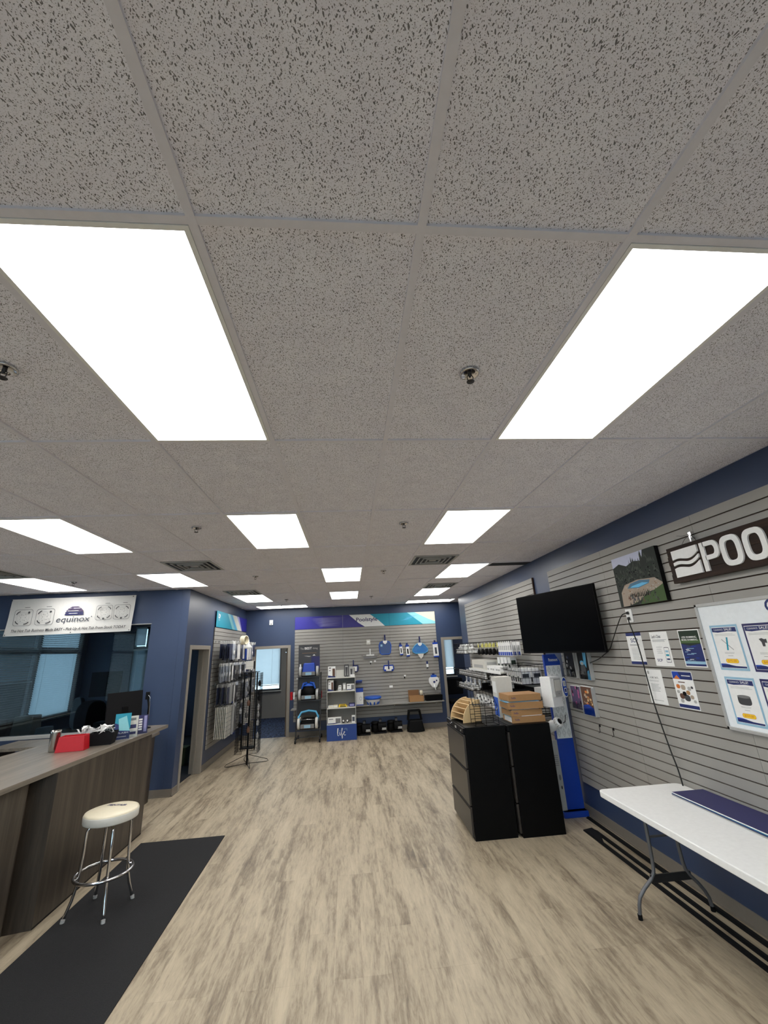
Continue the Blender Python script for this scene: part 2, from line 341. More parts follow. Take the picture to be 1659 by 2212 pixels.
# left wall with the dark doorway
m = MB(); DL = (6.61, 7.53, 2.03)
m.box(XL-.12, XL, YF, DL[0], 0, H, BLUE); m.box(XL-.12, XL, DL[1], YB, 0, H, BLUE); m.box(XL-.12, XL, DL[0], DL[1], DL[2], H, BLUE)
struct(m, 'wall_left')
# office front wall with the big interior window
m = MB(); WX0, WX1, WZ0, WZ1 = -6.9, -3.385, .90, 2.445
m.box(-7.2, WX0, YF, YF+.12, 0, H, BLUE); m.box(WX1, XL-.121, YF, YF+.12, 0, H, BLUE); m.box(WX0, WX1, YF, YF+.12, 0, WZ0, BLUE); m.box(WX0, WX1, YF, YF+.12, WZ1, H, BLUE)
struct(m, 'wall_office')
m = MB(); m.box(XR, XR+.12, -4.5, 9.15, 0, H, BLUE); struct(m, 'wall_right')

# exterior wall on the left with windows
def wall_x(name, x0, x1, y0, y1, wins, mt):       # wins: (y0,y1,z0,z1)
    m = MB(); y = y0
    for a, b_, z0, z1 in wins:
        m.box(x0, x1, y, a, 0, H, mt); m.box(x0, x1, a, b_, 0, z0, mt); m.box(x0, x1, a, b_, z1, H, mt); y = b_
    m.box(x0, x1, y, y1, 0, H, mt); struct(m, name)
def wall_y(name, y0, y1, x0, x1, wins, mt):
    m = MB(); x = x0
    for a, b_, z0, z1 in wins:
        m.box(x, a, y0, y1, 0, H, mt); m.box(a, b_, y0, y1, 0, z0, mt); m.box(a, b_, y0, y1, z1, H, mt); x = b_
    m.box(x, x1, y0, y1, 0, H, mt); struct(m, name)
wall_x('wall_exterior', -7.35, -7.2, -4.6, 11.5, [(-2.5, .2, .75, 2.75), (1.6, 4.6, .75, 2.75), (8.1, 11.05, .72, 2.82)], NAVY)
wall_y('wall_office_back', 11.4, 11.55, -7.2, -3.0, [(-6.02, -5.0, .3, 2.75)], NAVY)
wall_x('wall_partition', -3.08, -2.95, YB+.12, 11.4, [], NAVY)
wall_y('wall_meeting_back', 13.6, 13.75, -5.2, 1.0, [(-4.6, -2.43, .79, 2.6)], GREIGE)
wall_x('wall_meeting_side', 1.0, 1.12, YB+.12, 14.55, [], NAVY)
wall_y('wall_hall_back', 12.0, 12.15, 1.12, 5.2, [(2.56, 2.88, 1.03, 2.6)], NAVY)
wall_x('wall_hall_side', 4.98, 5.1, -4.5, 13.15, [], NAVY)
wall_x('wall_meeting_left', -5.3, -5.2, 11.55, 14.55, [], NAVY)
wall_y('wall_front', -4.62, -4.5, -7.4, 5.2, [(-6.6, -2.6, .6, 2.7), (-2.1, 1.9, .6, 2.7)], GREIGE)  # window openings added out of view to bring daylight to the near ceiling
# outside ground
m = MB(); m.box(-60, 60, -40, 60, -.3, -.2, mat('pavement', (172, 170, 165), .9)); struct(m, 'floor_outside')
# exterior windows: frame, glass, blinds
def blinds(name, parent, x0, x1, z0, z1, y, tilt, mt, pitch=.045, w=.05):
    m = MB(); n = int((z1-z0)/pitch)
    for k in range(n):
        z = z1-pitch*(k+.5); c, s_ = math.cos(tilt)*w/2, math.sin(tilt)*w/2
        m.add([(x0, y-c, z-s_), (x1, y-c, z-s_), (x1, y+c, z+s_), (x0, y+c, z+s_)], [(0, 1, 2, 3)], mt)
    m.box(x0, x1, y-.02, y+.02, z1-.01, z1+.03, 'offwhite'); m.box(x0, x1, y-.012, y+.012, z0-.02, z0, 'offwhite')
    for fx in (.12, .88): m.box(x0+(x1-x0)*fx-.002, x0+(x1-x0)*fx+.002, y-.03, y-.028, z0, z1, 'offwhite')
    return m.build(name, parent)
def ext_window(idx, loc, rz, w, h, cols, zmull, bl):
    o = bpy.data.objects.new('window_%d' % idx, None); COL.objects.link(o); o.location = loc; o.rotation_euler = (0, 0, rz); o['kind'] = 'structure'
    f = MB()
    xs = [0]+list(cols)+[w]
    for i, x in enumerate(xs): f.box(max(0, x-.04), min(w, x+.04), .02, .10, 0, h, 'dgrey')
    f.box(0, w, .02, .10, 0, .05, 'dgrey'); f.box(0, w, .02, .10, h-.05, h, 'dgrey')
    if zmull: f.box(0, w, .02, .10, zmull-.035, zmull+.035, 'dgrey')
    f.build('window_frame', o)
    g = MB(); g.box(.01, w-.01, .07, .074, .01, h-.01, GLASS); g.build('glass', o)
    s = MB(); s.box(-.03, w+.03, -.07, .03, -.03, .0, 'offwhite'); s.build('window_sill', o)
    for (a, b_, z0, z1, tilt, mt) in bl: blinds('blind', o, a, b_, z0, z1, -.01, tilt, mt)
    return o
# windows on the exterior (left) wall face +x: local x -> +y
ext_window(1, (-7.2, 8.1, .72), LW, 2.95, 2.1, [1.5], 1.48, [(.05, 1.45, 1.53, 2.05, R(18), BLINDG), (.05, 1.45, .85, 1.42, R(18), BLINDG), (1.56, 2.9, 1.53, 2.05, R(50), BLIND), (1.56, 2.9, .05, 1.42, R(62), BLIND)])
ext_window(2, (-6.02, 11.4, .3), 0, 1.02, 2.45, [.36], 1.90, [(.03, .31, 1.95, 2.42, R(72), BLIND), (.41, 1.0, 1.95, 2.42, R(72), BLIND), (.03, 1.0, .0, 1.85, R(80), BLINDG)])
ext_window(3, (-4.6, 13.6, .79), 0, 2.17, 1.81, [], 0, [(.02, 2.15, .17, 1.76, R(76), BLIND)])
ext_window(4, (2.56, 12.0, 1.03), 0, .32, 1.57, [], 0, [(.01, .31, .2, 1.5, R(72), BLIND)])
ext_window(5, (-7.2, 1.6, .75), LW, 3.0, 2.0, [1.5], 1.4, [(.03, 2.97, .05, 1.95, R(50), BLIND)])
ext_window(6, (-7.2, -2.5, .75), LW, 2.7, 2.0, [1.35], 1.4, [(.03, 2.67, .05, 1.95, R(50), BLIND)])
ext_window(8, (-2.6, -4.5, .6), R(180), 4.0, 2.1, [1.33, 2.66], 1.5, [(.03, 3.97, .05, 2.05, R(30), BLIND)])  # added behind the camera, its blinds scatter daylight up to the ceiling
ext_window(9, (1.9, -4.5, .6), R(180), 4.0, 2.1, [1.33, 2.66], 1.5, [(.03, 3.97, .05, 2.05, R(30), BLIND)])  # second added window out of view, also there to brighten the ceiling
# interior office window
o = bpy.data.objects.new('window_7', None); COL.objects.link(o); o.location = (WX0, YF, WZ0); o['kind'] = 'structure'
ww, wh = WX1-WX0, WZ1-WZ0
f = MB(); f.box(-.02, ww, -.012, .13, -.03, .012, 'lgrey'); f.box(0, ww, 0, .12, wh-.012, wh, 'lgrey'); f.box(0, .012, 0, .12, 0, wh, BLUE); f.box(ww-.012, ww, 0, .12, 0, wh, BLUE); f.build('window_frame', o)
g = MB(); g.box(.012, ww-.012, .055, .061, .012, wh-.012, OFFGLASS); g.build('glass', o)
# door frames
def door(idx, loc, rz, w, h, d, leaf=None):
    o = bpy.data.objects.new('door_%d' % idx, None); COL.objects.link(o); o.location = loc; o.rotation_euler = (0, 0, rz); o['kind'] = 'structure'
    f = MB(); t = .055
    for s_ in (0, 1):
        x0, x1 = (-t, .012) if s_ == 0 else (w-.012, w+t)
        f.box(x0, x1, -.015, d+.015, 0, h+t, 'trim'); 
    f.box(0, w, -.015, d+.015, h-.012, h+t, 'trim'); f.build('door_frame', o, bevel=.003)
    f = MB(); f.box(.012, .03, d*.5, d*.5+.03, 0, h-.012, 'trim'); f.box(w-.03, w-.012, d*.5, d*.5+.03, 0, h-.012, 'trim'); f.build('door_stop', o)
    if leaf:
        l = MB(); l.box(*leaf, 0.01, h-.02, make_once()); lf = l.build('door_leaf', o, bevel=.002)
    return o
_leaf = []
def make_once():
    if not _leaf: _leaf.append(make_grain('door_veneer', [(72, 60, 50), (92, 78, 66), (104, 90, 76)], 12, .45, 2))
    return _leaf[0]
door(1, (XL, DL[0], 0), LW, DL[1]-DL[0], DL[2], .16)
d = door(2, (D1[0], YB, 0), 0, D1[1]-D1[0], D1[2], .12, (.77, .81, .13, .95))
h_ = MB(); h_.box(.735, .77, .45, .50, 1.86, 1.91, 'chrome'); h_.box(.72, .775, .3, .75, 1.90, 1.915, 'chrome'); h_.build('door_closer', d)
door(3, (D2[0], YB, 0), 0, D2[1]-D2[0], D2[2], .12)
# baseboards
def baseb(name, segs):
    m = MB()
    for x0, y0, x1, y1, nx, ny in segs:
        a, b_ = min(x0, x1), max(x0, x1); c, e = min(y0, y1), max(y0, y1)
        if nx: xx = sorted((x0, x0+nx*.008)); m.box(xx[0], xx[1], c, e, 0, .10, 'base'); xx = sorted((x0, x0+nx*.018)); m.box(xx[0], xx[1], c, e, 0, .015, 'base')
        else: yy = sorted((y0, y0+ny*.008)); m.box(a, b_, yy[0], yy[1], 0, .10, 'base'); yy = sorted((y0, y0+ny*.018)); m.box(a, b_, yy[0], yy[1], 0, .015, 'base')
    struct(m, name)
baseb('baseboard_right', [(XR, -4.5, XR, 9.15, -1, 0)])
baseb('baseboard_back', [(D1[1]+.056, YB, D2[0]-.056, YB, 0, -1), (XL, YB, D1[0]-.056, YB, 0, -1)])
baseb('baseboard_left', [(XL, YF, XL, DL[0]-.056, 1, 0), (XL, DL[1]+.056, XL, YB-.02, 1, 0)])
baseb('baseboard_office', [(-7.2, YF, XL, YF, 0, -1)])

# ================================================================ CEILING LAMPS, VENTS, SPRINKLERS
def make_light(w, d):
    t = thing('ceiling_light', 'x', 'ceiling light')
    f = MB(); e = .028; a = .013
    for b_ in ((a, w-a, a, e), (a, w-a, d-e, d-a), (a, e, e, d-e), (w-e, w-a, e, d-e)): f.box(b_[0], b_[1], b_[2], b_[3], -.006, .005, 'white')
    f.build('frame', t)
    g = MB(); g.box(e, w-e, e, d-e, -.0015, .004, EMIT); g.build('diffuser', t)
    return t
L24 = make_light(T_, T2); used = [False]
def light(i, j, label):
    loc = (i*T_, j*T2, H)
    if not used[0]: L24.location = loc; L24['label'] = label; L24['group'] = 'troffers set lengthwise'; used[0] = True
    else: dup(L24, loc, label=label)
for i, j, lb in [(-2, 0, 'largest lit ceiling panel on the left, nearest the camera'), (1, 0, 'large lit ceiling panel on the right, nearest the camera'),
    (-2, 2, 'lit ceiling panel left of centre in the second row, beyond the large left panel'), (1, 2, 'lit ceiling panel right of centre in the second row, beyond the large right panel'),
    (-5, 2, 'long lit ceiling panel at the left edge, above the reception counter'), (-5, 4, 'lit ceiling panel above the outer corner of the blue office wall'),
    (-1, 4, 'lit ceiling panel in the middle, nearer of the middle pair'), (2, 4, 'lit ceiling panel near the right wall beside a dark slot'),
    (-8, 4, 'lit ceiling panel above the white banner at the far left'), (-4, 6, 'small lit ceiling panel before the left merchandise wall, next to an air vent'),
    (-1, 6, 'lit ceiling panel in the middle, farther of the middle pair'), (2, 6, 'small lit ceiling panel at the far right, touching an air vent')]:
    light(i, j, lb)
light(-3, 9, 'added unseen ceiling panel lighting the room behind the left back doorway')  # added lamp hidden from view, brightens the meeting room
light(6, 8.6, 'added ceiling panel brightening the hall behind the right back doorway')  # added lamp, lifts the otherwise black hall walls
for i, j, lb in ((-5, 0, 'left of the nearest large panel'), (-8, 2, 'left of the panel above the counter'), (-8, 0, 'at the far left beside the camera'), (-2, -2, 'straight behind the nearest left panel'), (-5, -2, 'behind the camera on the left')): light(i, j, 'lit ceiling panel outside the picture, '+lb)
LW4 = make_light(T2, T_)
LW4.location = (-4*T_, 7.72*T2, H); LW4['label'] = 'crosswise lit ceiling panel over the left back doorway'; LW4['group'] = 'troffers set crosswise'
dup(LW4, (2*T_, 7.72*T2, H), label='crosswise lit ceiling panel over the right back doorway')
def make_vent():
    t = thing('ceiling_vent', 'x', 'air vent', group='ceiling air vents')
    m = MB(); w = T_-.03; m.box(.015, w+.015, .015, w+.015, .0, .005, 'black'); m.build('backing', t)
    for k in range(4):
        a = .015+k*.058+(.02 if k else 0); b_ = T_-a; m = MB(); th = .014 if k else .03
        z0, z1 = -.006-.003*k, .004
        for q in ((a, b_, a, a+th), (a, b_, b_-th, b_), (a, a+th, a+th, b_-th), (b_-th, b_, a+th, b_-th)): m.box(*q, z0, z1, 'lgrey')
        if k: pass
        m.build('louver', t)
    m = MB(); m.box(.26, T_-.26, .26, T_-.26, -.004, .004, 'lgrey'); m.build('louver', t)
    return t
V = make_vent(); V.location = (T_, 3.5*T2, H); V['label'] = 'silver louvred air vent in the ceiling right of centre, before the dark slot'
dup(V, (-4*T_, 3.42*T2, H), label='louvred air vent in the ceiling left of centre, nearest of the left vents')
dup(V, (-4*T_, 5.5*T2, H), label='louvred air vent touching the small lit panel on the far left')
dup(V, (2*T_, 5.5*T2, H), label='louvred air vent touching the small lit panel on the far right')
dup(V, (-8*T_, 3.5*T2, H), label='louvred air vent at the left picture edge near the banner')
m = MB(); m.box(3*T_+.013, 4*T_-.01, 4.0*T2+.01, 4.2*T2, H-.003, H+.005, 'dmetal')
for k in range(6): m.box(3*T_+.013, 4*T_-.01, 4.0*T2+.02+k*.036, 4.0*T2+.028+k*.036, H-.007, H-.002, 'dgrey')
tag(m.build('slot_vent'), 'dark narrow slot vent in the ceiling touching the right wall', 'air vent')
t = thing('sprinkler_head', 'x', 'sprinkler', group='ceiling sprinklers')
m = MB(); m.lathe([(.024, .006), (.041, .004), (.043, -.004), (.036, -.007), (.030, .002), (.024, .003)], 'chrome', 28); m.build('ring', t)
m = MB(); m.lathe([(.008, .006), (.008, -.012), (.005, -.014), (.005, -.02)], 'dmetal', 12)
for s_ in (-1, 1): m.tube([(s_*.007, 0, -.01), (s_*.013, 0, -.02), (s_*.011, 0, -.034), (s_*.003, 0, -.042)], .002, 'dmetal', 5)
m.lathe([(.016, -.044), (.017, -.042), (.004, -.041)], 'dmetal', 16); m.build('deflector', t)
for k, (i, j, lb) in enumerate([(.51, .51, 'chrome ceiling sprinkler right of centre, nearest the camera'), (-2.49, .51, 'chrome ceiling sprinkler cut by the left picture edge'), (-2.53, 2.3, 'ceiling sprinkler left of centre, between two lit panels of the second row'), (.5, 2.31, 'ceiling sprinkler between the two second row lit panels on the right'), (-6.66, 4.37, 'ceiling sprinkler above the white banner'), (-2.57, 4.38, 'ceiling sprinkler beside the vent, left of the middle lit pair'), (.5, 4.29, 'ceiling sprinkler right of the middle lit pair'), (-2.52, 6.78, 'farthest ceiling sprinkler on the left'), (.45, 6.79, 'farthest ceiling sprinkler in the middle'), (3.75, 7.75, 'ceiling sprinkler by the right end of the far crosswise panel')]):
    loc = (i*T_, j*T2, H)
    if k == 0: t.location = loc; t['label'] = lb
    else: dup(t, loc, label=lb)

# ================================================================ SLATWALL PANELS
def slat_mesh(w, h, edge=True):
    m = MB(); n = int(round(h/.0762)); p = h/n
    m.box(.0005, w-.0005, -.006, 0, 0, h, 'groove')
    for k in range(n): m.box(.001, w-.001, -.02, -.006, k*p+.0045, (k+1)*p-.0045, SLAT)
    return m
def slat(loc, rz, w, h, label, group):
    o = slat_mesh(w, h).build('slatwall', loc=loc, rz=rz); return tag(o, label, 'wall panel', group)
for k, (y, lb) in enumerate([(4.43, 'first near slatwall panel, its far edge behind the television'), (3.22, 'near slatwall panel carrying the pool canvas and the outlet'), (2.01, 'near slatwall panel behind the wooden sign and the whiteboard'), (.80, 'slatwall panel at the right picture edge')]):
    slat((XR-.0005, y, .33), RW, 1.21, 2.41, lb, 'near slatwall panels on the right wall')
for k, lb in enumerate(['far slatwall panel at the far end of the right wall', 'middle far slatwall panel behind the wire baskets', 'far slatwall panel whose dark edge shows above the television']):
    slat((XR-.0005, 8.585-1.219*k, .33), RW, 1.219, 2.41, lb, 'far slatwall panels on the right wall')
for k, lb in enumerate(['left back wall slatwall panel behind the robot rack', 'middle back wall slatwall panel under the lettered header', 'right back wall slatwall panel behind the nets']):
    slat((-1.593+1.211*k, YB-.0005, .31), 0, 1.211, 2.13, lb, 'back slatwall panels')
for k, lb in enumerate(['near slatwall panel behind the hanging packages on the left wall', 'far slatwall panel on the left wall next to the corner']):
    slat((XL+.0005, 7.745+1.27*k, .31), LW, 1.27, 2.12, lb, 'left slatwall panels')
m = MB(); m.box(0, .02, -.021, 0, 0, 2.41, 'groove')
tag(m.build('edge_strip', loc=(XR, 4.927, .33), rz=RW), 'dark brown bare edge of the far slatwall above the television', 'edge strip')

# ================================================================ RIGHT WALL
XS = XR-.0205                    # face of the slatwall boards
def wallthing(mb, name, label, cat, y, z, group=None, bevel=0, x=None):
    o = mb.build(name, loc=(XS if x is None else x, y, z), rz=RW, bevel=bevel); return tag(o, label, cat, group)
# television on its arm
t = thing('television', 'large black flat television angled out from the slatwall on an arm', 'television', (2.30, 3.30, 1.737))
t.rotation_euler = (0, 0, math.atan2(3.30-4.49, 2.30-1.95))
W_ = 1.24; Hh = .683
m = MB(); m.box(-W_, 0, 0, .035, 0, Hh, 'blacksatin'); m.box(-W_+.2, -.2, .035, .075, .08, Hh-.1, 'matblack'); m.build('housing', t, bevel=.004)
m = MB(); m.box(-W_+.01, -.01, -.002, .0, .018, Hh-.01, 'screen'); m.build('screen', t)
m = MB(); m.box(-.72, -.52, .075, .10, .2, .5, 'matblack'); m.box(-.66, -.60, .10, .2, .33, .37, 'matblack'); m.build('wall_mount', t)
# pool canvas
m = MB(); w, h = .60, .455
m.box(0, w, -.038, -.001, 0, h, 'black')
y = -.0385
m.rect(0, 0, w, h, C['pine'], y); m.poly([(0, h*.80), (.10, h*.86), (.2, h*.78), (.3, h*.84), (.42, h*.80), (.45, h), (0, h)], C['skyv'], y-.0004)
random.seed(3)
for k in range(60):
    x = random.uniform(.02, w-.03); top = (.80+.16*math.sin(x*23+1)*math.sin(x*9)+random.uniform(-.05, .05))*h
    if x > .40: top = min(h*.99, top+.13*h)
    if x < .10: top = .72*h
    s_ = random.uniform(.008, .02); yy = y-.0006-k*3e-6
    for q in range(4): z = top-.03*(q+1); wd = s_*(.5+.4*q); m.poly([(max(0, x-wd), max(.42*h, z)), (min(w, x+wd), max(.42*h, z)), (x, min(h, z+.045))], C['pine' if (k+q) % 3 else 'pinel'], yy-q*4e-7)
for k in range(260):
    x = random.uniform(.01, w-.02); z = random.uniform(.42, .70)*h; r6 = random.uniform(.004, .011); m.poly(sup(x, z, r6, r6*.8, 7, 2), C[random.choice(['pine', 'pinel', 'pine', 'matblack', 'dgreen'])], y-.00082-k*5e-7)
m.poly([(.05, h*.28), (.12, h*.42), (.3, h*.47), (.52, h*.44), (w, h*.33), (w, h*.25), (.4, h*.2), (.28, .03), (.12, 0), (.04, 0)], C['flag'], y-.001)
m.poly([(.15, h*.34), (.2, h*.42), (.33, h*.455), (.46, h*.42), (.44, h*.36), (.3, h*.31)], C['water'], y-.0013); m.poly([(.19, h*.345), (.22, h*.37), (.36, h*.40), (.44, h*.37), (.3, h*.325)], C['sky'], y-.0015)
for k in range(60):
    x = random.uniform(.08, w-.04); z = random.uniform(.24, .46)*h
    if (x-.31)**2/.032+(z-.385*h)**2/.0012 > 1: m.poly(sup(x, z, random.uniform(.003, .012), random.uniform(.002, .005), 6, 2), C[random.choice(['flag', 'lgrey', 'stone', 'kraftd'])], y-.00125-k*5e-7)
m.poly([(.34, h*.12), (w, h*.30), (w, 0), (.28, 0)], C['lawn'], y-.0013)
for k in range(70):
    x = random.uniform(.13, .5); z = random.uniform(0, .2)*h; s_ = random.uniform(.01, .03); m.poly([(x, z), (x+s_, z+.004), (x+s_*.6, z+s_*1.3)], C[random.choice(['pine', 'brown', 'dgrey', 'pinel', 'lawn'])], y-.0016-k*2e-6)
for k in range(9): m.poly([(.22+k*.022, h*.14), (.235+k*.022, h*.15), (.228+k*.022, h*.27)], C['matblack'], y-.0018)
wallthing(m, 'canvas_picture', 'canvas print of a backyard pool with trees, right of the television', 'picture', 3.0, 2.142)
# wooden sign
t = thing('wooden_sign', 'dark stained wooden sign with white wave logo and raised letters', 'sign', (XS, 2.28, 2.255), RW)
BW = 1.15
m = MB()
for k in range(4):
    o_ = [0, .006, .002, .008][k]; m.box(o_, BW, -.042, -.012, k*.0695, (k+1)*.0695-.0008, SIGNWOOD)
m.box(.06, .12, -.012, 0, .0, .25, SIGNWOOD); m.box(BW-.12, BW-.06, -.012, 0, 0, .25, SIGNWOOD)
m.build('board', t, bevel=.0012)
m = MB(); y0, y1 = -.054, -.042; lx0, lx1, lz0, lz1 = .062, .312, .038, .245
def wave(z0, amp, lift): return [(lx0+(lx1-lx0)*k/16, z0+amp*math.sin(2*math.pi*(k/16)*.95+.6)*-1+lift*(k/16)**2) for k in range(17)]
wA = wave(.165, -.014, .028); wB = [(x, z-.020) for x, z in wA]; wC = [(x, z-.045) for x, z in wA]; wD = [(x, z-.066) for x, z in wA]
m.prism([(lx0, lz1), (lx0, wA[0][1])]+wA[1:]+[(lx1, lz1)], y0, y1, 'white')
m.prism(list(reversed(wB))+wC, y0, y1, 'white')
m.prism([(lx1, lz0), (lx0, lz0)][::-1]+list(reversed(wD)), y0, y1, 'white')
m.build('wave_logo', t)
for ox in (.579, .752):
    m = MB(); m.ringprism(sup(ox, .1415, .077, .1035), sup(ox, .1415, .041, .068), y0, y1, 'white'); m.build('raised_letter', t)
m = MB()
px, pz = .338, .038
m.prism([(px, pz), (px+.036, pz), (px+.036, pz+.207), (px, pz+.207)], y0, y1, 'white')
P_out = [(px+.03, pz+.207)]+[(px+.095+.058*math.sin(R(a))**.7 if 0 < a < 180 else px+.095, pz+.142+.065*math.cos(R(a))) for a in range(0, 181, 18)]+[(px+.03, pz+.077)]
P_in = [(px+.03, pz+.175)]+[(px+.09+.028*math.sin(R(a))**.7 if 0 < a < 180 else px+.09, pz+.142+.033*math.cos(R(a))) for a in range(0, 181, 18)]+[(px+.03, pz+.109)]
n = len(P_out)
vs = [(u, yy, v) for yy in (y0, y1) for ring in (P_out, P_in) for u, v in ring]
fs = []
for i in range(n-1): fs += [(i, i+1, n+i+1, n+i), (i, 2*n+i, 2*n+i+1, i+1), (n+i, n+i+1, 3*n+i+1, 3*n+i)]
m.add(vs, fs, 'white'); m.build('raised_letter', t)
# the sign's hanging bracket and wire
t = thing('hanging_bracket', 'shiny metal bracket with wires holding the wooden sign', 'bracket', (XS, 2.02, 2.56), RW)
m = MB(); m.box(-.014, .014, -.03, .0, .0, .05, 'chrome'); m.box(-.008, .008, -.034, -.03, -.03, .02, 'chrome'); m.build('clip', t, bevel=.002)
m = MB(); m.tube([(0, -.03, .03), (-.05, -.04, .0), (-.08, -.045, -.032)], .0016, 'dmetal', 5); m.tube([(0, -.03, .03), (.04, -.04, 0), (.06, -.045, -.032)], .0016, 'dmetal', 5); m.tube([(0, -.03, .035), (-.05, -.045, .03), (-.1, -.05, .045)], .0016, 'dmetal', 5); m.build('wire', t)
# wall outlet
t = thing('wall_outlet', 'white double outlet plate below the pool canvas', 'outlet', (XS, 3.005, 2.0), RW)
m = MB(); m.box(0, .085, -.008, 0, 0, .12, 'white'); m.build('plate', t, bevel=.002)
for z in (.035, .085): m = MB(); m.lathe([(.017, 0), (.017, .003)], 'lgrey', 16, T=Matrix.Translation((.0425, -.0095, z)) @ Matrix.Rotation(R(90), 4, 'X')); m.build('socket', t)
def cable(pts, r, name, label, cat='cable', sub=6):
    P = [Vector(p) for p in pts]; out = []
    for i in range(len(P)-1):
        p0, p1, p2, p3 = P[max(i-1, 0)], P[i], P[i+1], P[min(i+2, len(P)-1)]
        for k in range(sub):
            u = k/sub; out.append(.5*((2*p1)+(-p0+p2)*u+(2*p0-5*p1+4*p2-p3)*u*u+(-p0+3*p1-3*p2+p3)*u**3))
    out.append(P[-1]); t = thing(name, label, cat, pts[0])
    m = MB(); m.T = Matrix.Translation(-P[0]); m.tube(out, r, 'cord', 6); m.build('wire', t)
    m = MB(); m.box(-.014, .002, -.013, .013, -.012, .012, 'cord'); m.build('plug', t, bevel=.003)
    return t
cable([(XS-.012, 2.963, 2.085), (XS-.045, 3.01, 2.07), (XS-.04, 3.12, 1.98), (XS-.035, 3.24, 1.86), (XS-.03, 3.34, 1.765), (XS-.03, 3.46, 1.71), (XS-.03, 3.58, 1.665), (XS-.03, 3.75, 1.625)], .0048, 'power_cord', 'black cord from the outlet running left below the television')
cable([(XS-.012, 2.963, 2.035), (XS-.045, 2.93, 2.0), (XS-.03, 2.90, 1.8), (XS-.03, 2.88, 1.55), (XS-.03, 2.86, 1.3), (XS-.03, 2.80, 1.0), (XS-.03, 2.76, .85), (XS-.03, 2.745, .72)], .0055, 'power_cord', 'long black cord hanging from the outlet down behind the folding table')
# printed sheets
random.seed(11)
def lines(m, x0, x1, z, n, dz, mt='ink', y=-.0016, th=.002, rag=.2):
    for k in range(n): m.rect(x0, z-k*dz, x1-(x1-x0)*random.uniform(0, rag), z-k*dz+th, C[mt], y)
def sheet(w=.21, h=.275, paper='white', tape=True):
    m = MB(); m.box(0, w, -.001, 0, 0, h, paper); return m
m = sheet(); m.rect(0, .247, .21, .275, C['navy']); m.rect(0, 0, .21, .024, C['navy']); m.text('SCP', .105, .19, .1, .036, C['navy'], align='c', bold=0.013); lines(m, .03, .18, .172, 3, .006); lines(m, .04, .17, .14, 9, .012, rag=.4)
wallthing(m, 'wall_notice', 'white notice with navy bands, leftmost sheet below the outlet', 'notice', 3.083, 1.632)
m = sheet(); m.text("Let's Chat", .02, .225, .11, .026, C['ink'], bold=0.013); lines(m, .02, .19, .21, 3, .007); lines(m, .05, .12, .15, 4, .016)
m.text('SCP', .03, .035, .06, .022, C['navy'], bold=0.013); m.poly(rrect(.135, .03, .19, .15, .008), C['ink'], -.0015); m.poly(rrect(.138, .034, .187, .146, .007), C['white'], -.0018); m.rect(.145, .11, .18, .125, C['lblue'], -.002); m.rect(.145, .08, .18, .095, C['teal'], -.002); m.rect(.145, .05, .18, .062, C['navy'], -.002)
wallthing(m, 'wall_notice', 'white chat notice with a drawn phone, second of the upper sheets', 'notice', 2.760, 1.627)
m = sheet(); m.rect(.008, .008, .202, .267, C['dgreen'], -.0013); m.rect(.008, .175, .202, .2, C['green'], -.0015); m.poly([(.008, .17), (.1, .155), (.202, .17), (.202, .008), (.008, .008)], C['navy'], -.0015)
for k in range(16): z = .04+random.random()*.11; x = random.uniform(.01, .13); m.rect(x, z, x+random.uniform(.03, .07), z+.004, C[random.choice(['lblue', 'ink', 'white', 'royal'])], -.0017-k*2e-6)
m.rect(.008, .022, .202, .042, C['lblue'], -.0021); m.text('LESS SKIMMING.', .105, .212, .15, .014, C['white'], align='c', bold=0.013); m.text('MORE SWIMMING.', .105, .192, .16, .014, C['white'], align='c', bold=0.013)
wallthing(m, 'wall_poster', 'green and navy pool water poster, rightmost of the upper sheets', 'poster', 2.430, 1.631)
m = sheet(.205); m.poly(rrect(.03, .235, .055, .262, .01), C['lgrey']); m.text('I AM MR.', .035, .2, .13, .018, C['lgrey'], bold=0.009); lines(m, .03, .18, .185, 2, .006, 'lgrey'); lines(m, .045, .16, .155, 6, .011); m.rect(.04, .026, .16, .03, C['lgrey'])
wallthing(m, 'wall_notice', 'pale white notice crossed by the black cord, left lower sheet', 'notice', 2.932, 1.320)
m = sheet(); m.rect(.004, .215, .206, .271, C['navy']); m.poly([(.004, .215), (.09, .215), (.07, .271), (.004, .271)], C['royal'], -.0017); m.poly([(.01, .215), (.08, .215), (.05, .245)], C['orange'], -.0019); m.rect(.1, .24, .19, .246, C['white'], -.0019); m.rect(.004, .006, .206, .03, C['navy']); m.rect(.05, .19, .12, .197, C['brown'])
for k, (x, z, a, c_) in enumerate([(.04, .16, .02, 'orange'), (.09, .155, .024, 'stone'), (.15, .15, .018, 'lgrey'), (.18, .16, .012, 'dgrey'), (.06, .09, .026, 'brown'), (.11, .08, .03, 'dgrey'), (.16, .09, .018, 'stone'), (.03, .12, .015, 'lgrey'), (.13, .12, .02, 'kraft'), (.09, .11, .02, 'black'), (.18, .06, .014, 'lgrey'), (.05, .055, .018, 'lgrey')]): m.poly(sup(x, z, a, a*.8, 12, 2.5), C[c_], -.0017-k*1e-5)
wallthing(m, 'wall_poster', 'poster with brown pump pictures, right lower sheet beside the whiteboard', 'poster', 2.607, 1.319)
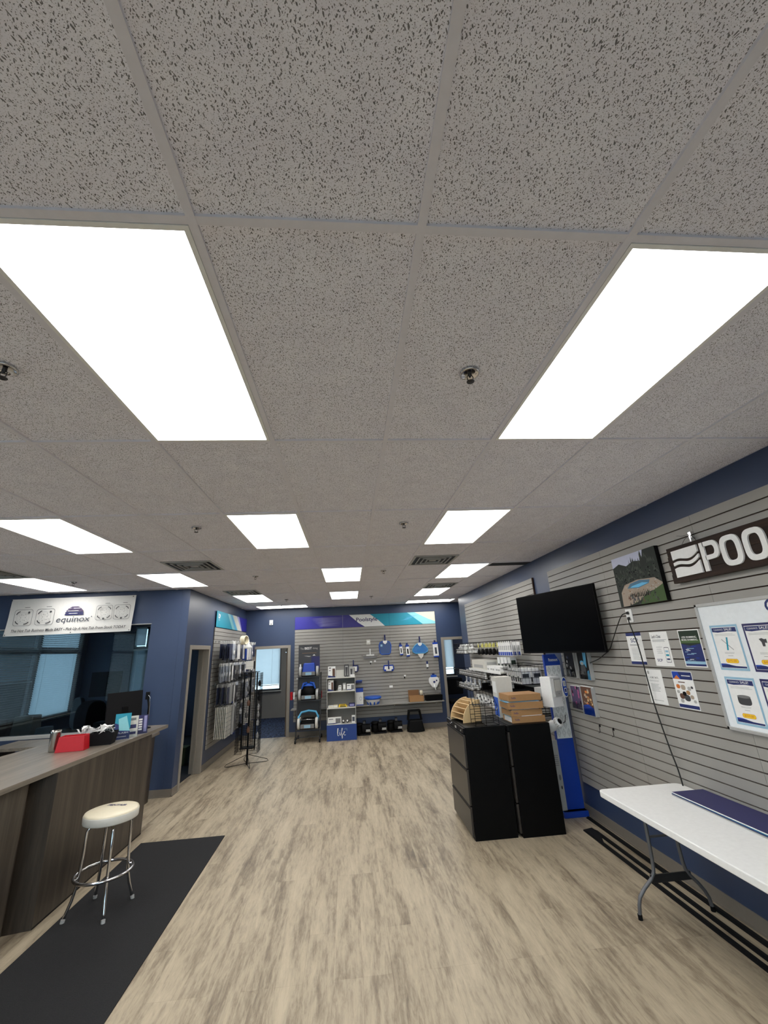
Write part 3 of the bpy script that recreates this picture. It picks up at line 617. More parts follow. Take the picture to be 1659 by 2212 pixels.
# whiteboard with its sale posters
t = thing('whiteboard', 'large framed white board hung with clearance sale posters', 'whiteboard', (XS, 2.175, 1.235), RW)
bw, bh = 1.80, .845
m = MB(); m.box(.018, bw-.018, -.014, -.002, .018, bh-.018, mat('board_white', (238, 243, 246), .3)); m.build('panel', t)
m = MB()
for q in ((0, bw, 0, .022), (0, bw, bh-.022, bh), (0, .022, 0, bh), (bw-.022, bw, 0, bh)): m.box(q[0], q[1], -.022, 0, q[2], q[3], mat('board_frame', (190, 190, 188), .35, .3))
m.build('frame', t, bevel=.003)
m = MB(); m.text('CLEARANCE', .54, bh-.105, .72, .085, C['navy'], y=-.0145, bold=0.009); m.build('lettering', t)
def sale(label, y, z, border, price, kind):
    w, h = .222, .298; m = MB(); m.box(0, w, -.0012, 0, 0, h, border); m.rect(.012, .014, w-.012, h-.014, C['white'], -.0014)
    m.poly([(.014, h-.045), (.06, h-.05), (.14, h-.044), (w-.014, h-.048), (w-.014, h-.018), (.014, h-.018)], C['navy'], -.0017)
    m.text('CLEARANCE', .03, h-.037, .075, .011, C['white'], -.002); m.text('SALE!', .115, h-.038, .06, .016, C['white'], -.002, bold=0.009)
    lines(m, .03, w-.03, h-.062, 2, .008, 'grey', -.0017, .0012)
    if kind == 'rod': m.poly([(.095, .13), (.108, .13), (.125, .215), (.112, .215)], C['teal'], -.0018); m.poly([(.07, .2), (.074, .205), (.15, .135), (.146, .13)], C['lgrey'], -.0017)
    elif kind == 'tee': m.poly([(.09, .2), (.11, .205), (.125, .198), (.14, .2), (.14, .175), (.125, .177), (.122, .155), (.105, .155), (.103, .18)], C['dgrey'], -.0018)
    else: m.poly(sup(.111, .155, .05, .03, 20, 3.5), C['dgrey'], -.0018); m.poly(sup(.111, .178, .05, .010, 20, 2), C['grey'], -.0019)
    lines(m, .07, .15, .115, 2, .006, 'grey', -.0017, .0012); lines(m, .09, .13, .093, 1, .006, 'grey', -.0017, .002)
    m.poly(rrect(.062, .046, .16, .074, .013), C['orange'], -.0018); m.poly(rrect(.064, .048, .158, .072, .012), C['yellow'], -.0019); m.text(price, .111, .053, .068, .014, C['orange'], -.0021, align='c', bold=0.013)
    m.poly([(.014, .016), (w-.014, .016), (w-.014, .026), (.13, .028), (.06, .04), (.014, .042)], C['navy'], -.0018); m.poly([(.014, .030), (.06, .036), (.09, .036), (.05, .042), (.014, .042)], C['royal'], -.0019)
    o = m.build('sale_poster', loc=(XS-.0145, y, z), rz=RW); return tag(o, label, 'poster', 'clearance sale posters')
sale('upper left clearance poster with a teal rod, price $75.00', 2.093, 1.624, C['lblue'], '$75.00', 'rod')
sale('upper right clearance poster with a black tee fitting, cut by the picture edge', 1.832, 1.622, C['indigo'], '$49.00', 'tee')
sale('lower left clearance poster with a dark round ring, price $359.00', 2.088, 1.282, C['lblue'], '$359.00', 'ring')
sale('lower right clearance poster, barely in the picture', 1.825, 1.282, C['indigo'], '$49.00', 'ring')
# magazine holders on the slatwall beside the blue stand
def holder(y, z, label, art, w=.24, h=.285):
    t = thing('magazine_holder', label, 'magazine holder', (XS, y, z), RW, 'clear holders beside the blue stand')
    m = MB(); m.rect(0, 0, w, h*.3, ACRYL, -.043); m.box(0, w, -.045, 0, -.003, 0, 'lgrey'); m.box(0, .003, -.045, 0, 0, h*.98, 'lgrey'); m.box(w-.003, w, -.045, 0, 0, h*.98, 'lgrey'); m.build('tray', t)
    m = MB(); m.box(.01, w-.01, -.034, -.008, .002, h+.005, 'white'); y_ = -.0345
    if art == 'blue': m.rect(.01, .002, w-.01, h, C['black'], y_); m.poly([(.13, h), (.2, h), (.17, .12), (.13, .16)], C['sky'], y_-.0003); m.poly(sup(.09, .17, .04, .025, 14, 2.4), C['sky'], y_-.0004); m.poly(sup(.09, .165, .03, .016, 14, 2.4), C['lgrey'], y_-.0006); m.poly(sup(.1, .1, .05, .05, 14, 3), C['dgrey'], y_-.0005); m.poly([(.16, .0), (.225, .0), (.2, .1), (.17, .08)], C['sky'], y_-.0005)
    elif art == 'dark':
        m.rect(.01, .002, w-.01, h, C['black'], y_)
        for k in range(14): x = random.uniform(.02, .18); z_ = random.uniform(.01, .24); m.poly(sup(x, z_, .012, .016, 10, 2), C[random.choice(['grey', 'dgrey', 'lgrey', 'steel'])], y_-.0004-k*1e-5)
    elif art == 'pink':
        m.rect(.01, .002, w-.01, h, C['plum'], y_)
        for k in range(14): x = random.uniform(.03, .19); z_ = random.uniform(.06, .24); m.poly(sup(x, z_, .014, .02, 10, 2), C[random.choice(['pink', 'plum', 'black', 'pink'])], y_-.0004-k*1e-5)
    else:
        m.rect(.01, .002, w-.01, h, C['brown'], y_); m.poly([(.01, 0), (w-.01, 0), (w-.01, .07), (.12, .11), (.01, .09)], C['royal'], y_-.0008)
        for k in range(22): x = random.uniform(.03, .2); z_ = random.uniform(.1, .26); m.poly(sup(x, z_, .018, .012, 10, 3), C[random.choice(['orange', 'kraft', 'stone', 'brown', 'wood'])], y_-.0004-k*1e-5)
    m.build('magazine', t); return t
holder(4.30, 1.455, 'clear holder with a dark catalogue, right under the television', 'dark'); holder(4.0, 1.45, 'clear holder with a black and bright blue catalogue under the television', 'blue')
holder(4.28, 1.12, 'clear holder with a pink and purple magazine beside the blue stand', 'pink', h=.24); holder(4.05, 1.085, 'clear holder with a firelit patio magazine, lowest on the right', 'fire')
for y, z, lb in ((3.84, .935, 'left'), (3.60, .94, 'right')):
    m = MB(); m.tube([(0, -.002, .07), (0, -.012, .068), (0, -.012, .0), (0, -.03, -.004)], .003, 'black', 5); m.box(-.008, .008, -.006, 0, .05, .075, 'black')
    wallthing(m, 'wall_hook', 'small black hook on the low slatwall, the %s of two' % lb, 'hook', y, z, 'small black hooks')
# blue display stand
t = thing('display_stand', 'tall blue cardboard display stand with patterned white panel beside the black cabinets', 'display stand', (2.11, 4.405, 0))
m = MB(); m.box(0, .285, 0, .10, 0, .055, 'royal'); m.box(.02, .285, .02, .34, .0, .055, 'royal'); m.build('base', t, bevel=.002)
m = MB(); m.prism([(.085, .055), (.285, .055), (.285, 1.62), (.235, 1.71), (.085, 1.71)], .08, .12, 'royal'); m.build('back_panel', t)
m = MB(); m.box(.095, .278, .072, .079, .77, 1.58, 'white')
for r_ in range(9):
    for c_ in range(3):
        cx, cz = .125+c_*.061+(.03 if r_ % 2 else 0), .828+r_*.087
        if cx > .25: continue
        for s_, mt in ((.92, 'lgrey'), (.76, 'white'), (.5, 'lgrey'), (.36, 'white')): m.poly([(cx, cz-.05*s_), (cx+.027*s_, cz), (cx, cz+.05*s_), (cx-.027*s_, cz)], C[mt], .0712-.0004*(1-s_))
m.build('pattern_panel', t)
m = MB(); m.box(.0, .075, .06, .08, .055, .76, 'lgrey'); 
for k in range(6): m.rect(.01, .60-.02*k, .06, .606-.02*k, C['grey'], .0595)
m.poly(sup(.045, .38, .014, .03, 14, 2), C['grey'], .059); m.poly(sup(.05, .28, .01, .018, 10, 2), C['dgrey'], .059); m.build('side_panel', t)
m = MB(); m.T = Matrix.Translation((.14, .079, 1.628)); m.text('Paramount', 0, 0, .118, .036, C['white'], y=-.002, bold=0.018); m.build('lettering', t)
m = MB(); m.prism([(x, z) for x, z in sup(.272, 1.33, .038, .115, 24, 2)], .03, .036, 'white'); m.prism([(x, z) for x, z in sup(.272, 1.33, .031, .105, 24, 2)], .0275, .03, 'royal'); m.rect(.252, 1.34, .284, 1.40, C['white'], .027); m.rect(.256, 1.345, .28, 1.395, C['lgrey'], .0265); m.rect(.258, 1.265, .286, 1.32, C['white'], .027); m.rect(.262, 1.272, .282, 1.312, C['navy'], .0265); m.build('round_tag', t)
t2 = thing('sample_box', 'white plastic equipment box mounted on the blue stand', 'equipment box', (2.06, 4.12, 1.155), R(25))
m = MB(); m.box(0, .165, 0, .15, 0, .32, 'white'); m.box(.02, .12, .15, .27, .1, .2, 'lgrey'); m.build('housing', t2, bevel=.006)
m = MB(); m.box(.03, .15, -.022, -.0005, .11, .30, 'lgrey'); m.box(.045, .135, -.026, -.022, .17, .285, 'offwhite'); m.lathe([(.004, 0), (.004, .004)], 'dgrey', 10, T=Matrix.Translation((.09, -.023, .14)) @ Matrix.Rotation(R(90), 4, 'X')); m.build('front_cover', t2, bevel=.002)
t3 = thing('pool_fitting', 'white ribbed pipe fitting strapped low on the blue stand', 'fitting', (2.09, 4.36, .92))
Tm = Matrix.Rotation(R(58), 4, 'X') @ Matrix.Rotation(R(24), 4, 'Y')
m = MB(); m.T = Tm; m.lathe([(.052, -.05), (.055, .0), (.058, .05), (.05, .07), (.045, .09), (.045, .11)], 'white', 28); m.build('body', t3)
m = MB(); m.T = Tm
m.lathe([(.047, .11), (.052, .112), (.052, .15), (.048, .155)], 'white', 28)
for k in range(14): a = 2*math.pi*k/14; m.cbox((.052*math.cos(a), .052*math.sin(a), .13), (.008, .008, .036), 'white')
m.build('union_nut', t3)
m = MB(); m.T = Tm; m.lathe([(.030, .153), (.030, .158), (.001, .158)], 'black', 20); m.build('bore', t3)
m = MB(); m.tube([(-.05, .05, .03), (-.06, -.02, .06), (.0, -.05, .04), (.1, -.03, .02), (.2, .03, .04), (.25, .1, .1)], .004, 'black', 6); m.build('strap', t3)
# folding table
t = thing('folding_table', 'white plastic folding table with grey tube legs along the slatwall', 'table', (1.705, 1.0, 0))
m = MB(); m.prism(rrect(0, 0, .685, 1.83, .05, 6), .70, .742, 'white', axis='z'); m.build('table_top', t, bevel=.006, seg=3)
m = MB(); m.box(.04, .645, .04, 1.79, .685, .70, 'lgrey'); m.build('apron', t)
for yy in (.18, 1.66):
    for s_, xs in ((0, [(.235, .69), (.235, .5), (.23, .30), (.222, .255), (.19, .215), (.13, .17), (.085, .125), (.068, .08), (.06, .03), (.058, .0)]), (1, [(.435, .69), (.45, .5), (.46, .30), (.468, .255), (.49, .22), (.54, .17), (.578, .12), (.598, .08), (.605, .03), (.607, .0)])):
        m = MB(); m.tube([(x, yy, max(z, .012)) for x, z in xs], .0125, 'gunmetal', 10)
        lg = m.build('leg', t); m = MB(); m.cyl((xs[-1][0], yy, 0), (xs[-1][0], yy, .03), .0155, 'black', 12); m.build('foot_cap', lg)
    m = MB(); m.box(.19, .50, yy-.006, yy+.006, .195, .245, 'dmetal'); m.build('cross_plate', t, bevel=.002)
    m = MB(); m.cyl((.235, yy, .47), (.45, yy, .47), .008, 'gunmetal', 8); m.cyl((.235, yy, .67), (.45, yy, .67), .0125, 'gunmetal', 8); m.build('brace', t)
for k, (lb, c_) in enumerate([('pale board at the bottom of the stack on the folding table', 'lgrey'), ('teal edged board in the middle of the stack on the folding table', 'teal'), ('purple printed board on top of the stack on the folding table', 'indigo')]):
    m = MB(); z = .7425+.0095*k; m.box(0, .25, 0, 1.5, 0, .006, ('lgrey', 'navy', 'white')[k]); m.box(.001, .249, .001, 1.499, .006, .0066, c_)
    if k == 2: m.poly([], C['indigo']) if 0 else m.add([(0.12, 0.1, .0068), (.249, .1, .0068), (.249, .42, .0068)], [(0, 1, 2)], 'lav')
    o = m.build('printed_board', loc=(2.118+.010*k, 1.08-.006*k, z), rz=R(-1.0+.5*k)); tag(o, lb, 'board', 'boards on the folding table')
# black rubber strips lying along the wall
for k, (x, y0_, y1_, w, lb, rz) in enumerate([(2.14, 1.0, 4.08, .045, 'black rubber strip on the floor, outermost from the wall', 0), (2.215, 1.0, 4.05, .045, 'middle black rubber strip on the floor under the table', -.004), (2.32, 1.2, 4.38, .05, 'black rubber strip on the floor closest to the wall', -.006)]):
    m = MB(); L_ = y1_-y0_; m.box(0, w, 0, L_, 0, .006, 'matblack'); m.box(w*.3, w*.7, 0, L_, .006, .012, 'matblack')
    if k == 0: m.prism([(0, L_), (.11, L_+.03), (.12, L_-.1), (.04, L_-.3)], 0, .01, 'matblack', axis='z')
    tag(m.build('floor_strip', loc=(x, y0_, 0.0), rz=rz), lb, 'strip', 'black strips by the right wall')

# ================================================================ BLACK FILE CABINETS AND WHAT STANDS ON THEM
def cabinet(x, y, w, d, label, handles=True):
    t = thing('file_cabinet', label, 'cabinet', (x, y, 0), 0, 'black file cabinets')
    m = MB(); m.box(.012, w, 0, d, .0, 1.025, 'blacksatin'); m.build('body', t, bevel=.003)
    zs = [.03, .297, .632, .962]
    for k in range(3):
        m = MB(); m.box(-.012, .011, .012, d-.012, zs[k]+.006, zs[k+1]-.006, mat('drawer_face', (50, 46, 43), .34)); dr = m.build('drawer', t, bevel=.003)
        m = MB(); m.box(-.016, -.0125, .02, d-.02, zs[k+1]-.022, zs[k+1]-.012, 'black'); m.build('pull', dr)
    m = MB(); m.box(-.012, .011, .012, d-.012, .968, 1.018, 'black'); m.build('top_rail', t)
    m = MB()
    for yy, zz in ((.10, .985), (.52, 1.0), (.60, .98)): m.lathe([(.009, 0), (.009, .004)], 'chrome', 12, T=Matrix.Translation((-.012, yy, zz)) @ Matrix.Rotation(R(-90), 4, 'Y'))
    m.box(-.014, -.012, .30, .36, .975, 1.0, 'lgrey'); m.build('lock', t)
    return t
cabinet(.990, 4.06, .452, .80, 'black three drawer file cabinet on the left, in the aisle'); cabinet(1.474, 4.035, .462, .76, 'black file cabinet on the right, carrying the shipping boxes')
CZ = 1.0255
m_ = [(1.562, 4.12, .375, .30, .064, 0), (1.56, 4.13, .36, .30, .064, R(1)), (1.53, 4.13, .40, .30, .070, R(-3)), (1.545, 4.11, .375, .30, .064, R(1))]
z = CZ
for k, (x, y, w, d_, h, a) in enumerate(m_):
    t = thing('shipping_box', ['bottom', 'second from the bottom', 'third from the bottom', 'topmost'][k]+' flat brown cardboard box of the stack on the right cabinet', 'box', (x, y, z), a, 'brown shipping boxes on the cabinet')
    m = MB(); e = .003
    m.box(0, w, 0, e, 0, h, 'kraft'); m.box(0, w, d_-e, d_, 0, h, 'kraft'); m.box(0, e, e, d_-e, 0, h, 'kraft'); m.box(w-e, w, e, d_-e, 0, h, 'kraft'); m.box(e, w-e, e, d_-e, 0, e, 'kraftd')
    if k == 3: m.box(0, w, 0, d_, h, h+.003, 'kraft')
    m.box(-.001, 0, .03, d_-.05, .006, h-.006, 'white' if k == 0 else 'kraft'); m.build('carton', t)
    m = MB(); m.T = Matrix.Translation((.03, 0, h*.5-.008)); m.text('FedEx', 0, 0, .055, .018, C['plum'], bold=0.018, y=-.0008); m.build('lettering', t)
    if k in (0, 1, 2):
        m = MB()
        for q in range(5): m.box(.0+.008*q, w-.01-.01*q, .004+.004*q, d_-.02-.01*q, h-.010+q*.005, h-.0055+q*.005, ['sky', 'navy', 'white', 'teal', 'blue'][q])
        m.add([(-.018, .02, h+.004), (-.018, .27, h+.002), (.05, .27, h-.004), (.05, .02, h-.004)], [(0, 1, 2, 3)], 'sky'); m.build('paper_inserts', t)
    z += h+.0006+(0, .008, .014, 0)[k]
t = thing('carton', 'tall white carton with a blue side behind the brown boxes', 'box', (1.56, 4.52, CZ), R(-3))
m = MB(); m.box(0, .19, 0, .20, 0, .45, 'offwhite'); m.box(-.001, 0, 0.005, .195, .01, .22, 'blue'); m.box(-.001, 0, .03, .17, .27, .4, 'white'); m.box(0, .19, -.001, .0, .225, .228, 'lgrey'); m.build('box_body', t, bevel=.0015)
m = MB(); m.poly(sup(.0, 0, .01, .01, 8, 2), C['white'], 0) if 0 else m.add([(-.0015, .07, .12), (-.0015, .13, .08), (-.0015, .12, .06), (-.0015, .05, .1)], [(0, 1, 2, 3)], 'white'); m.build('printed_graphics', t)
# wooden brochure fan
t = thing('brochure_fan', 'quarter round light wood brochure holder with open slots on the left cabinet', 'brochure holder', (1.055, 4.33, CZ), R(12))
def arc(r, n=12, a0=0, a1=90): return [(-r*math.cos(R(a0+(a1-a0)*k/n)), r*math.sin(R(a0+(a1-a0)*k/n))) for k in range(n+1)]
rO = .235
for yy in (0, .33):
    m = MB(); m.T = Matrix.Translation((.24, 0, 0)); m.prism(arc(rO)+[(.0, 0)], yy, yy+.012, 'wood'); m.build('side_panel', t)
for k in range(6):
    a = 8+k*15; m = MB(); m.T = Matrix.Translation((.24, 0, 0)) @ Matrix.Rotation(R(a), 4, 'Y'); m.box(-rO+.004, -.1, .012, .33, -.004, .004, 'wood'); m.build('divider', t)
# black wire rack
t = thing('wire_rack', 'black wire literature rack standing on the left cabinet', 'wire rack', (1.13, 4.08, CZ))
m = MB(); r_ = .003
for x in (0, .12, .26):
    m.tube([(x, 0, 0), (x, .0, .20), (x, .12, .30)], r_, 'black', 5); m.tube([(x, .18, 0), (x, .18, .24)], r_, 'black', 5); m.tube([(x, 0, .004), (x, .18, .004)], r_, 'black', 5)
for z in (.004, .05, .10, .15, .20): m.tube([(0, 0, z), (.26, 0, z)], r_, 'black', 5); m.tube([(0, .18, z), (.26, .18, z)], r_, 'black', 5)
for k in range(8): m.tube([(.005+.036*k, .06, .19), (.005+.036*k, .12, .35)], .0025, 'black', 5)
m.tube([(0, .12, .35), (.26, .12, .35)], r_, 'black', 5); m.build('frame', t)
m = MB(); m.box(.01, .25, .05, .12, .204, .206, 'black'); m.build('shelf', t)

# ================================================================ MERCHANDISE ON THE FAR RIGHT WALL
def basket(x0, x1, y0, y1, z0, z1, label, n=8, nz=3):
    t = thing('wire_basket', label, 'wire basket', (x0, y0, z0)); m = MB(); w, d, h = x1-x0, y1-y0, z1-z0; r_ = .0042
    for k in range(nz+1):
        z = h*k/nz
        m.tube([(0, 0, z), (w, 0, z), (w, d, z), (0, d, z)], r_, 'black', 4, closed=True)
    k = 0
    while k*.045 <= d: y = k*.045; m.wire((0, y, 0), (0, y, h), .003, 'black'); m.wire((0, y, 0), (w, y, 0), .003, 'black'); k += 1
    k = 0
    while k*.05 <= w: x = k*.05; m.wire((x, 0, 0), (x, 0, h), .0018, 'black'); m.wire((x, d, 0), (x, d, h), .0018, 'black'); k += 1
    m.build('wire_body', t); return t
basket(2.03, 2.39, 7.62, 8.42, 1.70, 1.90, 'uppermost black wire basket at the far end of the right wall, full of white fittings')
basket(2.03, 2.39, 6.5, 8.42, 1.30, 1.41, 'long middle black wire basket at the far end of the right wall')
basket(2.06, 2.39, 4.95, 5.62, 1.33, 1.575, 'black wire basket below the television, holding white boxes')
basket(2.06, 2.39, 5.63, 6.4, 1.22, 1.405, 'black wire basket next to the small white cartons, farther below the television')
basket(2.0, 2.39, 7.3, 8.35, 1.06, 1.16, 'low black wire basket at the far end of the right wall, above the wooden fan')
random.seed(5)
def small_box(name, x, y, z, w, d, h, c_, label, group, rz=0, accent=None):
    m = MB(); m.box(0, w, 0, d, 0, h, c_)
    if accent: m.box(-.0008, 0, d*.15, d*.85, h*.15, h*.5, accent); m.box(w*.15, w*.85, -.0008, 0, h*.5, h*.8, accent)
    o = m.build(name, loc=(x, y, z), rz=rz); return tag(o, label, 'product', group)
def fitting_mesh():
    m = MB(); m.lathe([(.026, 0), (.032, .004), (.032, .03), (.022, .034), (.022, .07), (.027, .072), (.027, .085)], 'white', 14); return m
F0 = fitting_mesh().build('pipe_fitting'); tag(F0, 'x', 'fitting', 'white fittings in the wire baskets'); ff = [True]
def fit(x, y, z, lb, a=0, b_=0):
    if ff[0]: o = F0; ff[0] = False
    else: o = F0.copy(); COL.objects.link(o)
    o.location = (x, y, z); o.rotation_euler = (a, b_, random.uniform(0, 6)); o['label'] = lb
for k in range(11):
    for q in range(3): fit(2.085+q*.11, 7.67+k*.068, 1.706, '%s white fitting from the near end, uppermost far basket, %s' % (ORD_[k], ('outer row', 'middle row', 'row nearest the wall')[q]))
for k in range(6):
    for q in range(2): fit(2.12+q*.12, 7.7+k*.12, 1.795, '%s white fitting from the near end, heaped %s in the uppermost far basket' % (ORD_[k], ('outermost', 'innermost')[q]), .4, .2)
for k in range(15):
    fit(2.08, 6.56+k*.122, 1.306, '%s white fitting of the outer row in the long middle wire basket' % ORD_[k])
    if k % 2: fit(2.2, 6.56+k*.122, 1.306, '%s white fitting of the inner row in the long middle wire basket' % ORD_[k])
for k in range(11):
    for q in range(2): fit(2.05+q*.12, 7.36+k*.09, 1.066, '%s white fitting from the near end, low far basket, %s row' % (ORD_[k], ('outer', 'inner')[q]), .2*((k*7) % 3-1))
for k in range(7):
    for q in range(2): small_box('boxed_part', 2.075+q*.16, 5.0+k*.08, 1.334, .13, .062, .16+.03*(k % 2), 'white', '%s white boxed part from the near end, %s row, basket below the television' % (ORD_[k], ('outer', 'inner')[q]), 'white boxed parts in the near basket', accent='dgrey')
for k in range(5): small_box('boxed_part', 2.075, 5.68+k*.14, 1.224, .14, .1, .15, 'white', '%s tall white boxed part from the near end, farther basket below the television' % ORD_[k], 'white boxed parts in the farther basket', accent='lgrey')
# white shelf with cartons
t = thing('slatwall_shelf', 'off white shelf with price strip on the far right slatwall, under the hanging packages', 'shelf', (2.06, 5.75, 1.43))
m = MB(); m.box(0, .336, 0, 1.75, 0, .02, 'offwhite'); m.build('shelf_board', t, bevel=.002)
m = MB(); m.box(-.004, 0, 0, 1.75, -.012, .024, 'white'); m.build('price_strip', t)
small_box('carton', 2.08, 6.55, 1.4505, .24, .78, .15, 'offwhite', 'long white carton with a dark window on the far right wall shelf', None, accent='lgrey')
m = MB(); m.box(-.001, 0, 0, .08, 0, .07, 'dgrey'); 
for k in range(5): small_box('carton', 2.075+(k % 2)*.01, 5.8+k*.13, 1.4505, .15, .12, .075, 'white', '%s small white carton at the front of the far right wall shelf' % ORD_[k], 'small cartons on the wall shelf', accent='lgrey')
for k in range(4): small_box('carton', 2.26, 5.82+k*.16, 1.4505, .1, .11, .20, 'white', '%s upright white carton at the back of the far right wall shelf' % ORD_[k], 'upright cartons on the wall shelf', accent='dgreen')
# peg hooks with hanging packages
POS = ['outermost', 'second', 'third', 'fourth', 'fifth', 'sixth', 'seventh']
def hook_mesh(l=.26):
    m = MB(); m.box(-.012, .012, -.006, 0, -.02, .02, 'chrome'); m.cyl((0, -.005, 0), (0, -l, .006), .003, 'chrome', 6); m.box(-.012, .012, -l-.006, -l-.002, -.02, .012, 'white'); return m
HK = hook_mesh(); HK0 = HK.build('peg_hook'); tag(HK0, 'x', 'hook'); hf = [True]
def hook(x, y, z, rz, lb, grp):
    if hf[0]: o = HK0; hf[0] = False
    else: o = HK0.copy(); COL.objects.link(o)
    o.location = (x, y, z); o.rotation_euler = (0, 0, rz); o['label'] = lb; o['group'] = grp; return o
def pack_mesh(kind, w, h, th=.014):      # hangs from (0,0,0), faces -y
    m = MB()
    if kind == 'card':
        m.box(-w/2, w/2, -th/2, th/2, -h, 0, 'white'); m.rect(-w/2+.004, -h+.004, w/2-.004, -h*.72, C['royal'], -th/2-.0005); m.rect(-w/2+.01, -h*.6, w/2-.01, -h*.25, C['lgrey'], -th/2-.0005)
    elif kind == 'yellow':
        m.box(-w/2, w/2, -.002, .002, -h*.35, 0, mat('m_paleyellow', (226, 220, 120), .5)); m.lathe([(.012, 0), (.03, .02), (.028, .06), (.01, .1)], 'black', 12, T=Matrix.Translation((0, 0, -h)))
    elif kind in ('navy', 'clear', 'white', 'dark', 'bluecard'):
        a = {'navy': 'bagblue', 'clear': 'clear', 'white': 'white', 'dark': 'bagdark', 'bluecard': 'royal'}[kind]; b_ = {'navy': 'lgrey', 'clear': 'white', 'white': 'lgrey', 'dark': 'clear', 'bluecard': 'white'}[kind]
        m.box(-w/2, w/2, -.0015, .0015, -h*.14, .01, b_)
        n = 5; vs = []; 
        for s_ in (-1, 1):
            for i in range(n+1):
                for j in range(n+1):
                    u, v = i/n, j/n; bulge = (math.sin(math.pi*u)*math.sin(math.pi*v))**.6*th/2 if 0 < i < n and 0 < j < n else 0
                    vs.append(((u-.5)*w, s_*(bulge+.0008), -h*.12-v*h*.88))
        K = (n+1)**2; fs = []
        for i in range(n):
            for j in range(n):
                q = i*(n+1)+j; fs += [(q, q+1, q+n+2, q+n+1), (K+q, K+q+n+1, K+q+n+2, K+q+1)]
        m.add(vs, fs, a, True)
        if kind in ('clear', 'dark'): m.lathe([(w*.2, 0), (w*.26, .006), (w*.2, .012)], 'white' if kind == 'clear' else 'grey', 14, T=Matrix.Translation((0, -th*.1, -h*.62)) @ Matrix.Rotation(R(90), 4, 'X'))
    elif kind == 'filter':
        m.box(-w*.3, w*.3, -.0015, .0015, -.03, .01, 'lgrey'); m.cyl((-w*.22, 0, -h), (-w*.22, 0, -.03), w*.2, 'lgrey', 8); m.cyl((w*.22, 0, -h), (w*.22, 0, -.03), w*.2, 'grey', 8); m.cyl((0, 0, -h), (0, 0, -h+.02), w*.33, 'navy', 8)
    elif kind == 'grille':
        m.box(-w/2, w/2, -.004, .004, -h, 0, 'offwhite')
        for k in range(6): m.box(-w/2+.01, w/2-.01, -.006, -.004, -h+.03+k*h/7, -h+.045+k*h/7, 'lgrey')
    return m
PK = {}
def pack(kind, w, h, x, y, z, rz, lb, grp, name='hanging_package', th=.014):
    k = (kind, w, h, th)
    if k not in PK: o = pack_mesh(kind, w, h, th).build(name); PK[k] = o
    else: o = PK[k].copy(); COL.objects.link(o)
    o.location = (x, y, z); o.rotation_euler = (0, 0, rz); tag(o, lb, 'package', grp); return o
m = MB(); m.tube([(0, -.02, 0), (2.3, -.02, 0)], .004, 'black', 5); m.tube([(0, -.02, 0), (0, -.3, 0), (2.3, -.3, 0), (2.3, -.02, 0)], .004, 'black', 5)
for k in range(24): m.wire((k*.1, -.02, 0), (k*.1, -.3, 0), .0018, 'black')
for xx in (0, .77, 1.55, 2.3): m.tube([(xx, -.02, 0), (xx, -.02, -.2), (xx, -.3, -.2), (xx, -.3, 0)], .003, 'black', 5)
tag(m.build('hanging_rail', loc=(XS, 7.6, 1.905), rz=RW), 'black wire frame over the white and blue hanging packages on the far right wall', 'hanging rail')
for k in range(7):
    hook(XS, 5.36+k*.085, 1.885, RW, '%s chrome peg hook holding white and blue packages, far right wall' % ORD_[k], 'peg hooks, blue packages')
    for q in range(3): pack('card', .075, .19, XS-.27+q*.06, 5.36+k*.085, 1.88, RW, '%s white and blue carded package on the %s hook from the television' % (POS[q], ORD_[k]), 'white and blue carded packages')
for k in range(5):
    hook(XS, 6.2+k*.2, 1.885, RW, '%s chrome peg hook holding yellow packages, far right wall' % ORD_[k], 'peg hooks, yellow packages')
    for q in range(3): pack('yellow', .07, .19, XS-.26+q*.08, 6.2+k*.2, 1.88, RW, '%s yellow carded package with black brush, %s hook from the blue cards' % (POS[q], ORD_[k]), 'yellow carded packages')
for k in range(5):
    hook(XS, 6.9+k*.3, 1.27, RW, '%s chrome peg hook in the low row of the far right wall' % ORD_[k], 'peg hooks, low row')
    for q in range(3): pack('clear', .1, .15, XS-.25+q*.08, 6.9+k*.3, 1.265, RW, '%s clear bag of white parts, low row, %s hook from the cabinets' % (POS[q], ORD_[k]), 'clear bags, low row')
t = thing('display_case', 'black open display case below the white shelf on the far right wall', 'case', (2.06, 5.3, 1.10))
m = MB(); m.box(0, .33, 0, 1.5, 0, .02, 'black'); m.box(0, .33, 0, .02, .02, .13, 'black'); m.box(0, .33, 1.48, 1.5, .02, .13, 'black'); m.box(.31, .33, .02, 1.48, .02, .15, 'black'); m.build('tray', t)
t = thing('slatwall_shelf', 'grey low shelf on the far right slatwall behind the brown boxes', 'shelf', (2.03, 4.98, .90))
m = MB(); m.box(0, .366, 0, 2.6, 0, .02, 'lgrey'); m.build('shelf_board', t, bevel=.002)
for k in range(9): small_box('boxed_part', 2.06, 5.1+k*.25, .9205, .14, .12, .09, 'white', '%s small white part box on the low grey shelf behind the cabinets' % ORD_[k], 'part boxes on the low shelf', accent='dgrey')
basket(2.03, 2.39, 4.75, 4.97, .97, 1.2, 'small black wire basket beside the blue stand', nz=4)

